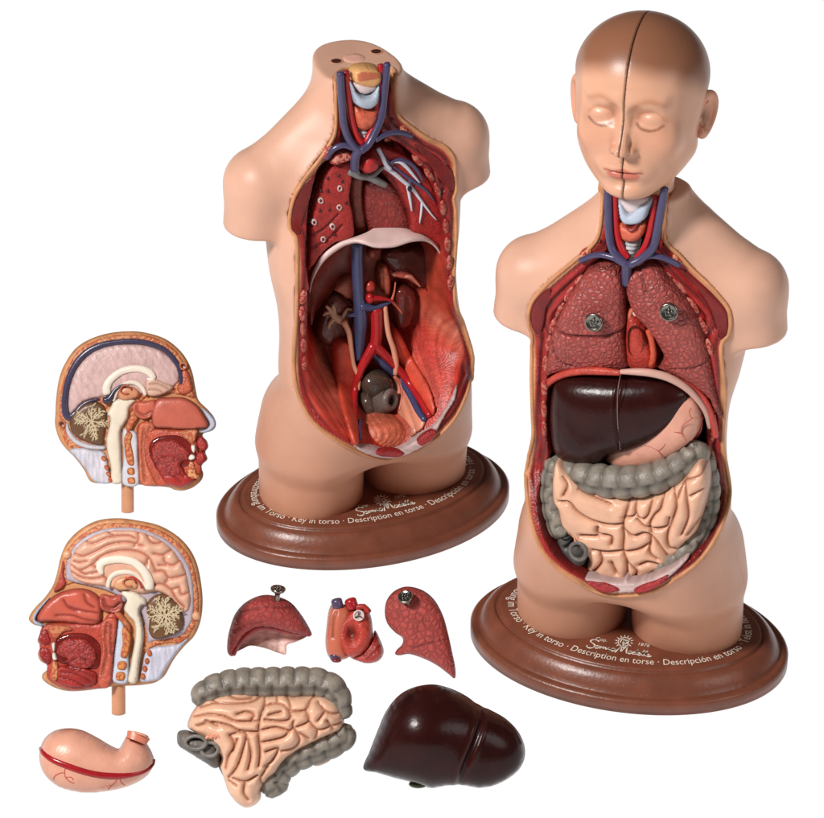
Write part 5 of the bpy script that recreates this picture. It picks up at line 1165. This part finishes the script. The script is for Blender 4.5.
for q in ((165,174),(667,413)):
    v,f=blob(FB.pl(*Z(H2,[q])[0],-.06),(.036,.03,.036)); mesh('locating_stud',v,f,S(222,164,126),M_flesh,TB,FB)
tube('mounting_peg',FB,M_flesh,TB,[FB.pl(*Z(H2,[(364,670)])[0],.07).tolist(),[FB.pl(*Z(H2,[(364,670)])[0],.07)[0],.07,.03]],0,.06,S(206,146,110),local=True,seg=24,cap=.6)
# ================================================================== loose organs, propped facing the viewer
zL=(160,570,200/660); zK=(310,570,230/818); zS=(20,700,160/824)
def loose(px,py,off=.0):
    g=ground(px,py,.0); return Frame(g,0,EL*.9)
def lthing(nm,lab,cat,fr,group=None): return thing(nm,lab,cat,fr.o,group)
# stomach
FS=loose(95,792); TS2=lthing('stomach_model','loose pink stomach with a red band along its curve and a cut round opening','stomach model',FS,'stomach models')
so=Z(zS,[(100,310),(104,250),(130,195),(180,158),(250,146),(320,156),(400,195),(455,228),(500,250),(515,245),(535,210),(552,185),(590,188),(640,205),(655,228),(678,268),(691,310),(682,350),(645,398),(570,440),(480,465),(380,477),(300,474),(220,455),(160,420),(118,370)])
relief('stomach_body',FS,M_flesh,TS2,so,y=-.12,h=.26,edge=.34,col=S(220,158,134),back=(.12,.3),res=.015,smooth_h=2)
def on_relief(h,edge,so,y,fr,res=.015):
    Q=spline(fr.pls(so,y)[:,[0,2]],res,closed=True); V,F=fill(Q,res); d,_=dist_poly(V,Q); tt,_=smooth_t(V,F,edge*.55,res,d<1e-6); hh=h*prof(tt)/max(.3,float(prof(tt).max()))
    def f(P):
        o=[]
        for p in P:
            k=np.argsort(((V-p)**2).sum(1))[:4]; w_=1/(((V[k]-p)**2).sum(1)+1e-6); o.append(y-(hh[k]*w_).sum()/w_.sum())
        return np.array(o)
    return f
sf=on_relief(.26,.34,so,-.12,FS)
def surf_tube(nm,fr,m,par,pts,y,sf,r,c,off=.0,flat=1.,seg=8,step=.02):
    """a cord laid on a relief's own surface: the line of sight is followed down to the surface"""
    q=np.array(spline(np.array(pts),max(6,int(len(pts)*5)))); P=[]
    for a,b_ in q:
        yy_=y-.15
        for _ in range(10): p=fr.pl(a,b_,yy_); yy_=.4*yy_+.6*float(sf(np.array([[p[0],p[2]]]))[0])
        P.append([p[0],yy_-off,p[2]])
    r_=np.broadcast_to(r,(len(pts),)) if np.ndim(r) else np.full(len(pts),r)
    r2=np.interp(np.linspace(0,1,len(P)),np.linspace(0,1,len(pts)),r_)
    v,f=tube_geo(np.array(P),r2,seg,True,flat); return mesh(nm,v,f,c,m,par,fr)
surf_tube('curve_band',FS,M_vessel,TS2,Z(zS,[(103,252),(120,275),(165,308),(230,336),(330,370),(420,388),(520,391),(600,380),(650,362),(682,335),(690,308)]),-.12,sf,[.018,.024,.027,.028,.028,.028,.028,.026,.022,.018,.012],S(158,26,32),off=-.004,flat=.6,seg=12)
for pts in ([(235,345),(230,370),(235,400),(255,420),(280,430)],[(232,375),(205,378),(180,392),(172,410)],[(235,400),(262,398),(275,412)],[(500,398),(490,425),(460,440),(420,450)],[(485,430),(470,445),(455,462)],[(515,400),(520,425),(540,440)]):
    surf_tube('surface_vessel',FS,M_vessel,TS2,Z(zS,pts),-.12,sf,.004,S(186,84,64),off=.0,seg=6)
tube('cut_end',FS,M_flesh,TS2,Z(zS,[(598,215),(606,195),(611,182)]),[-.25,-.24,-.23],[.088,.094,.100],S(206,124,98),seg=32,flat=.62,cap=False)
c_=FS.pl(*Z(zS,[(611,181)])[0],-.23); dv=FS.pl(*Z(zS,[(611,182)])[0],-.23)-FS.pl(*Z(zS,[(598,215)])[0],-.25); plug('cut_opening',TS2,FS,M_red2,c_,dv,.100,S(190,96,62),-.012,sy=.62,seg=32); ring('cut_rim',TS2,FS,M_flesh,c_,dv,.096,.010,S(214,146,120),sy=.62)
p_=FS.pl(*Z(zS,[(612,176)])[0],-.27)
# liver
FV=loose(450,789); TV2=lthing('liver_model','loose glossy dark brown liver with a pale double groove, lying in front of the stands','liver model',FV,'liver models')
vo=Z(zK,[(190,707),(212,645),(240,572),(270,503),(312,450),(362,420),(430,407),(490,418),(550,445),(600,480),(640,497),(700,532),(745,582),(765,640),(755,692),(720,732),(660,765),(600,775),(540,765),(480,768),(430,776),(380,760),(300,740),(240,722)])
cw=Z(zK,[(600,480),(607,525),(590,580),(565,640),(542,700),(526,765)])
cG=spline(FV.pls(cw,-.15)[:,[0,2]],.02)
def crf(V,d):
    q=dist_poly(V,cG,closed=False)[0]; 
    ctr=FV.pl(*Z(zK,[(395,560)])[0],-.15)[[0,2]]; b1=.10*np.exp(-(((V-ctr)**2).sum(1))/(.30**2))
    return -.035*np.exp(-(q/.02)**2)+.012*np.exp(-((q-.045)/.018)**2)+b1*np.clip(d/.1,0,1)
relief('liver_body',FV,M_gloss,TV2,vo,y=-.12,h=.30,edge=.55,col=S(44,14,12),back=(.12,.3),res=.014,fn=crf,smooth_h=2,cfn=lambda V,d,C:C*(1+.6*np.exp(-((dist_poly(V,cG,closed=False)[0]-.045)/.012)**2))[:,None])
v,f=blob(FV.pl(*Z(zK,[(385,762)])[0],-.10),(.08,.05,.035)); mesh('gall_bladder_tip',v,f,S(66,70,44),M_gloss,TV2,FV)
# lung pieces
FL=loose(265,654); TL1=lthing('lung_model','small loose lung piece shaped like a cap, pale hollow underside and metal knob on top','lung piece',FL,'loose lung pieces')
lo_=Z(zL,[(224,275),(222,240),(230,195),(250,142),(290,102),(350,82),(420,100),(462,142),(497,200),(498,218),(470,215),(420,205),(370,190),(320,190),(280,215),(255,250),(242,284)])
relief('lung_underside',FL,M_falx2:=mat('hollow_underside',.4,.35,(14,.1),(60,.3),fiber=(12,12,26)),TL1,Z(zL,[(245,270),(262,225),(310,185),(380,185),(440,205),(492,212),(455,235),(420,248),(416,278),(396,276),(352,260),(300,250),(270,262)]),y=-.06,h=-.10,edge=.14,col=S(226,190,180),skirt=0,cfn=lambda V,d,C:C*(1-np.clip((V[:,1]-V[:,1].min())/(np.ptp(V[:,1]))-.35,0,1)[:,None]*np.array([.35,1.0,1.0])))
relief('lung_body',FL,M_lungloose,TL1,lo_,y=-.10,h=.20,edge=.22,col=S(172,66,62),back=(.06,.2),res=.013,grooves=[Z(zL,[(255,150),(300,130),(360,122),(440,128)]),Z(zL,[(234,205),(290,180),(340,172)])],gw=.010,gd=.018,dark=.6,smooth_h=1)
tube('lung_rim',FL,M_red,TL1,Z(zL,[(242,280),(256,248),(285,214),(325,190),(372,190),(425,204),(494,214)]),-.13,[.02,.026,.03,.03,.028,.026,.018],S(150,50,48))
knob_on(TL1,FL,FL.pl(*Z(zL,[(385,104)])[0],-.20),(.12,-.35,.95),.85,.12)
FL2=loose(440,680); TL2=lthing('lung_model','loose comma-shaped lung piece with a pointed tail and a metal knob near its round end','lung piece',FL2,'loose lung pieces')
l2=Z(zK,[(266,155),(272,110),(300,75),(345,59),(400,72),(442,106),(472,160),(490,222),(505,290),(517,350),(515,386),(492,370),(452,340),(405,316),(355,300),(320,304),(303,300),(308,285),(327,265),(329,242),(302,222),(276,192)])
relief('lung_body',FL2,M_lungloose,TL2,l2,y=-.04,h=.14,edge=.18,col=S(178,72,66),back=(.06,.2),res=.012,grooves=[Z(zK,[(355,280),(400,268),(450,255),(502,246)])],gw=.008,gd=.014,dark=.6,smooth_h=1)
knob_on(TL2,FL2,FL2.pl(*Z(zK,[(350,118)])[0],-.16),(-.25,-.75,.6),.85,.10)
# heart
FK=loose(350,661); TK=lthing('heart_model','small loose heart opened to a hollow chamber with a white three-part valve','heart model',FK,'removable hearts')
def K(nm,m,pts,h,e,c,y,**k): return relief(nm,FK,m,TK,Z(zK,pts),y=y,h=h,edge=e,col=c,**k)
hc=FK.pl(*Z(zK,[(148,228)])[0],-.2)
K('heart_tip',M_red2,[(150,300),(190,280),(222,230),(232,215),(248,245),(262,285),(255,312),(235,328),(200,332),(165,322),(145,312)],.14,.14,S(176,54,46),-.06,back=(.06,.2),grooves=[Z(zK,[(240,240),(220,280),(185,310)]),Z(zK,[(252,262),(232,290),(205,315)])],gw=.01,gd=.02,dark=.5)
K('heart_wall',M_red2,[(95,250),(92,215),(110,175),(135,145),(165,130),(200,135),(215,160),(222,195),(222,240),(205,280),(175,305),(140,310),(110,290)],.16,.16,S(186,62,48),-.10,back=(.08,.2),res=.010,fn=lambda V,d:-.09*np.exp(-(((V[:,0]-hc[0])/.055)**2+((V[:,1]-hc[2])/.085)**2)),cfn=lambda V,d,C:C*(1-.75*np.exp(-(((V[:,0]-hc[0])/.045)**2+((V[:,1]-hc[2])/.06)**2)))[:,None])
K('heart_atrium',M_flesh,[(60,190),(68,140),(85,118),(122,122),(150,138),(146,170),(136,205),(128,250),(134,290),(136,312),(95,322),(66,308),(55,262)],.15,.12,S(196,104,80),-.08,back=(.06,.2),grooves=[Z(zK,[(92,150),(84,180),(82,240)])],gw=.012,gd=.02)
tube('vein_stump',FK,M_vessel,TK,Z(zK,[(100,132),(94,108)]),-.16,.050,S(86,70,96),seg=22)
tube('vein_stump',FK,M_vessel,TK,Z(zK,[(90,300),(92,314)]),-.16,.052,S(80,62,84),seg=22)
v,f=blob(FK.pl(*Z(zK,[(94,322)])[0],-.2),(.045,.03,.02)); mesh('vein_opening',v,f,S(120,40,46),M_vessel,TK,FK)
tube('aorta_stump',FK,M_vessel,TK,Z(zK,[(152,134),(143,108)]),-.18,.054,S(170,34,40),seg=22)
tube('artery_branch',FK,M_red2,TK,Z(zK,[(165,135),(190,130),(210,150)]),-.2,.026,S(176,54,46))
c_=FK.pl(*Z(zK,[(173,162)])[0],-.26); nv=np.array([.05,-1,.1]); ring('valve_ring',TK,FK,M_white,c_,nv,.042,.008,S(226,206,204)); plug('valve_disc',TK,FK,M_white,c_,nv,.042,S(214,190,188),.004)
G=[]
for a in (math.pi/2,math.pi*7/6,math.pi*11/6):
    v,f=tube_geo(np.array([c_+np.array([0,-.010,0]),c_+np.array([.038*math.cos(a),-.012,.038*math.sin(a)])]),.005,6); G.append((v,f,S(60,40,44)))
a_,b_,d_=join_geo(G); mesh('valve_leaflet_lines',a_,b_,d_,M_vessel,TK,FK)
# bowel
FI=loose(245,806); TI2=lthing('bowel_model','loose bowel with pink coils, grey segmented colon around it and two dark openings','bowel model',FI,'bowel models')
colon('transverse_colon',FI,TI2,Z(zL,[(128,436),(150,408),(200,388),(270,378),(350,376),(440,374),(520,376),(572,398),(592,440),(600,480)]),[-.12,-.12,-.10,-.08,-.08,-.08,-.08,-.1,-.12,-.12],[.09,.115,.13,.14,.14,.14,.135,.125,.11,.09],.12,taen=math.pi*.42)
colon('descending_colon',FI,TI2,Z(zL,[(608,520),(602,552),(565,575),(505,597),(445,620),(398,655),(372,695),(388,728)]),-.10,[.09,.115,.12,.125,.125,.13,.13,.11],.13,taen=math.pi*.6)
sl=Z(zL,[(92,520),(98,485),(120,450),(150,425),(190,412),(250,402),(320,410),(370,412),(400,408),(440,414),(500,410),(550,416),(590,440),(606,480),(606,510),(592,530),(540,552),(500,572),(455,595),(415,625),(385,668),(362,684),(350,700),(335,720),(332,755),(310,778),(280,784),(250,765),(225,730),(215,700),(205,670),(195,640),(200,610),(175,590),(150,560),(120,540)])
LG=[[(290,560),(300,610),(290,660)],[(255,560),(240,600)],[(355,650),(330,690),(340,720)],[(150,500),(190,515)],[(360,480),(400,470)],[(460,540),(490,560)],[(550,500),(570,530)],[(130,460),(180,445),(240,445),(300,440),(340,420)],[(200,412),(250,430),(300,430)],[(340,420),(345,450),(330,490),(325,540),(330,600),(325,650)],[(110,490),(160,480),(210,485),(250,500),(320,500)],[(255,478),(285,470),(310,480),(300,498)],[(120,520),(170,505),(230,515),(260,530),(325,535)],[(230,545),(245,580),(225,620),(215,660)],[(230,545),(265,535),(285,545),(275,590),(255,650),(225,690)],[(345,450),(390,445),(420,460),(430,490),(400,500),(345,495)],[(330,530),(380,520),(430,530),(440,500)],[(430,470),(480,465),(500,430),(540,420)],[(400,410),(425,440),(430,465)],[(480,465),(490,500),(450,520)],[(490,500),(520,530),(560,520),(600,510)],[(520,440),(545,470),(580,480),(600,470)],[(520,530),(510,560)],[(440,520),(460,560),(440,590),(400,600)],[(330,570),(380,560),(410,550),(430,530)],[(350,600),(390,590),(370,630),(345,650)],[(240,690),(280,700),(320,680)],[(280,700),(275,740),(290,765)],[(225,700),(250,715)],[(545,470),(520,500)],[(380,410),(385,440)],[(560,420),(585,445)],[(150,430),(190,445)]]
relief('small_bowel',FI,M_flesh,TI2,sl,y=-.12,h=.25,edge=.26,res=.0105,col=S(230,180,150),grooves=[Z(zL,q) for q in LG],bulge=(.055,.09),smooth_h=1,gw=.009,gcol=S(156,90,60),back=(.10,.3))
relief('caecum',FI,M_grey,TI2,Z(zL,[(56,560),(60,535),(85,528),(120,538),(160,545),(195,560),(205,600),(200,640),(180,655),(140,630),(90,600),(62,580)]),y=-.14,h=.16,edge=.12,col=S(112,104,98),back=(.06,.2),smooth_h=1)
for (q,r,sy) in (((118,570),.085,.62),((164,592),.07,.8)):
    c_=FI.pl(*Z(zL,[q])[0],-.315); ring('bowel_opening_rim',TI2,FI,M_grey,c_,(-.1,-1,.15),r,.016,S(118,110,104),sy=sy); plug('bowel_opening',TI2,FI,M_gloss2,c_,(-.1,-1,.15),r,S(24,22,22),.06,sy=sy)
for k in range(4): tube('ileum_fold',FI,M_flesh,TI2,Z(zL,[(152+k*16,556-k*3),(160+k*15,548-k*2),(170+k*13,556-k)]),-.34,.012,S(226,150,120),seg=8)
relief('colon_end',FI,M_flesh,TI2,Z(zL,[(500,636),(530,620),(560,610),(562,628),(530,645),(508,646)]),y=-.0,h=.05,edge=.05,col=S(206,150,116))
relief('mesentery',FI,M_grey,TI2,Z(zL,[(190,640),(210,650),(225,700),(215,690),(200,665)]),y=-.1,h=.04,edge=.03,col=S(96,90,86))
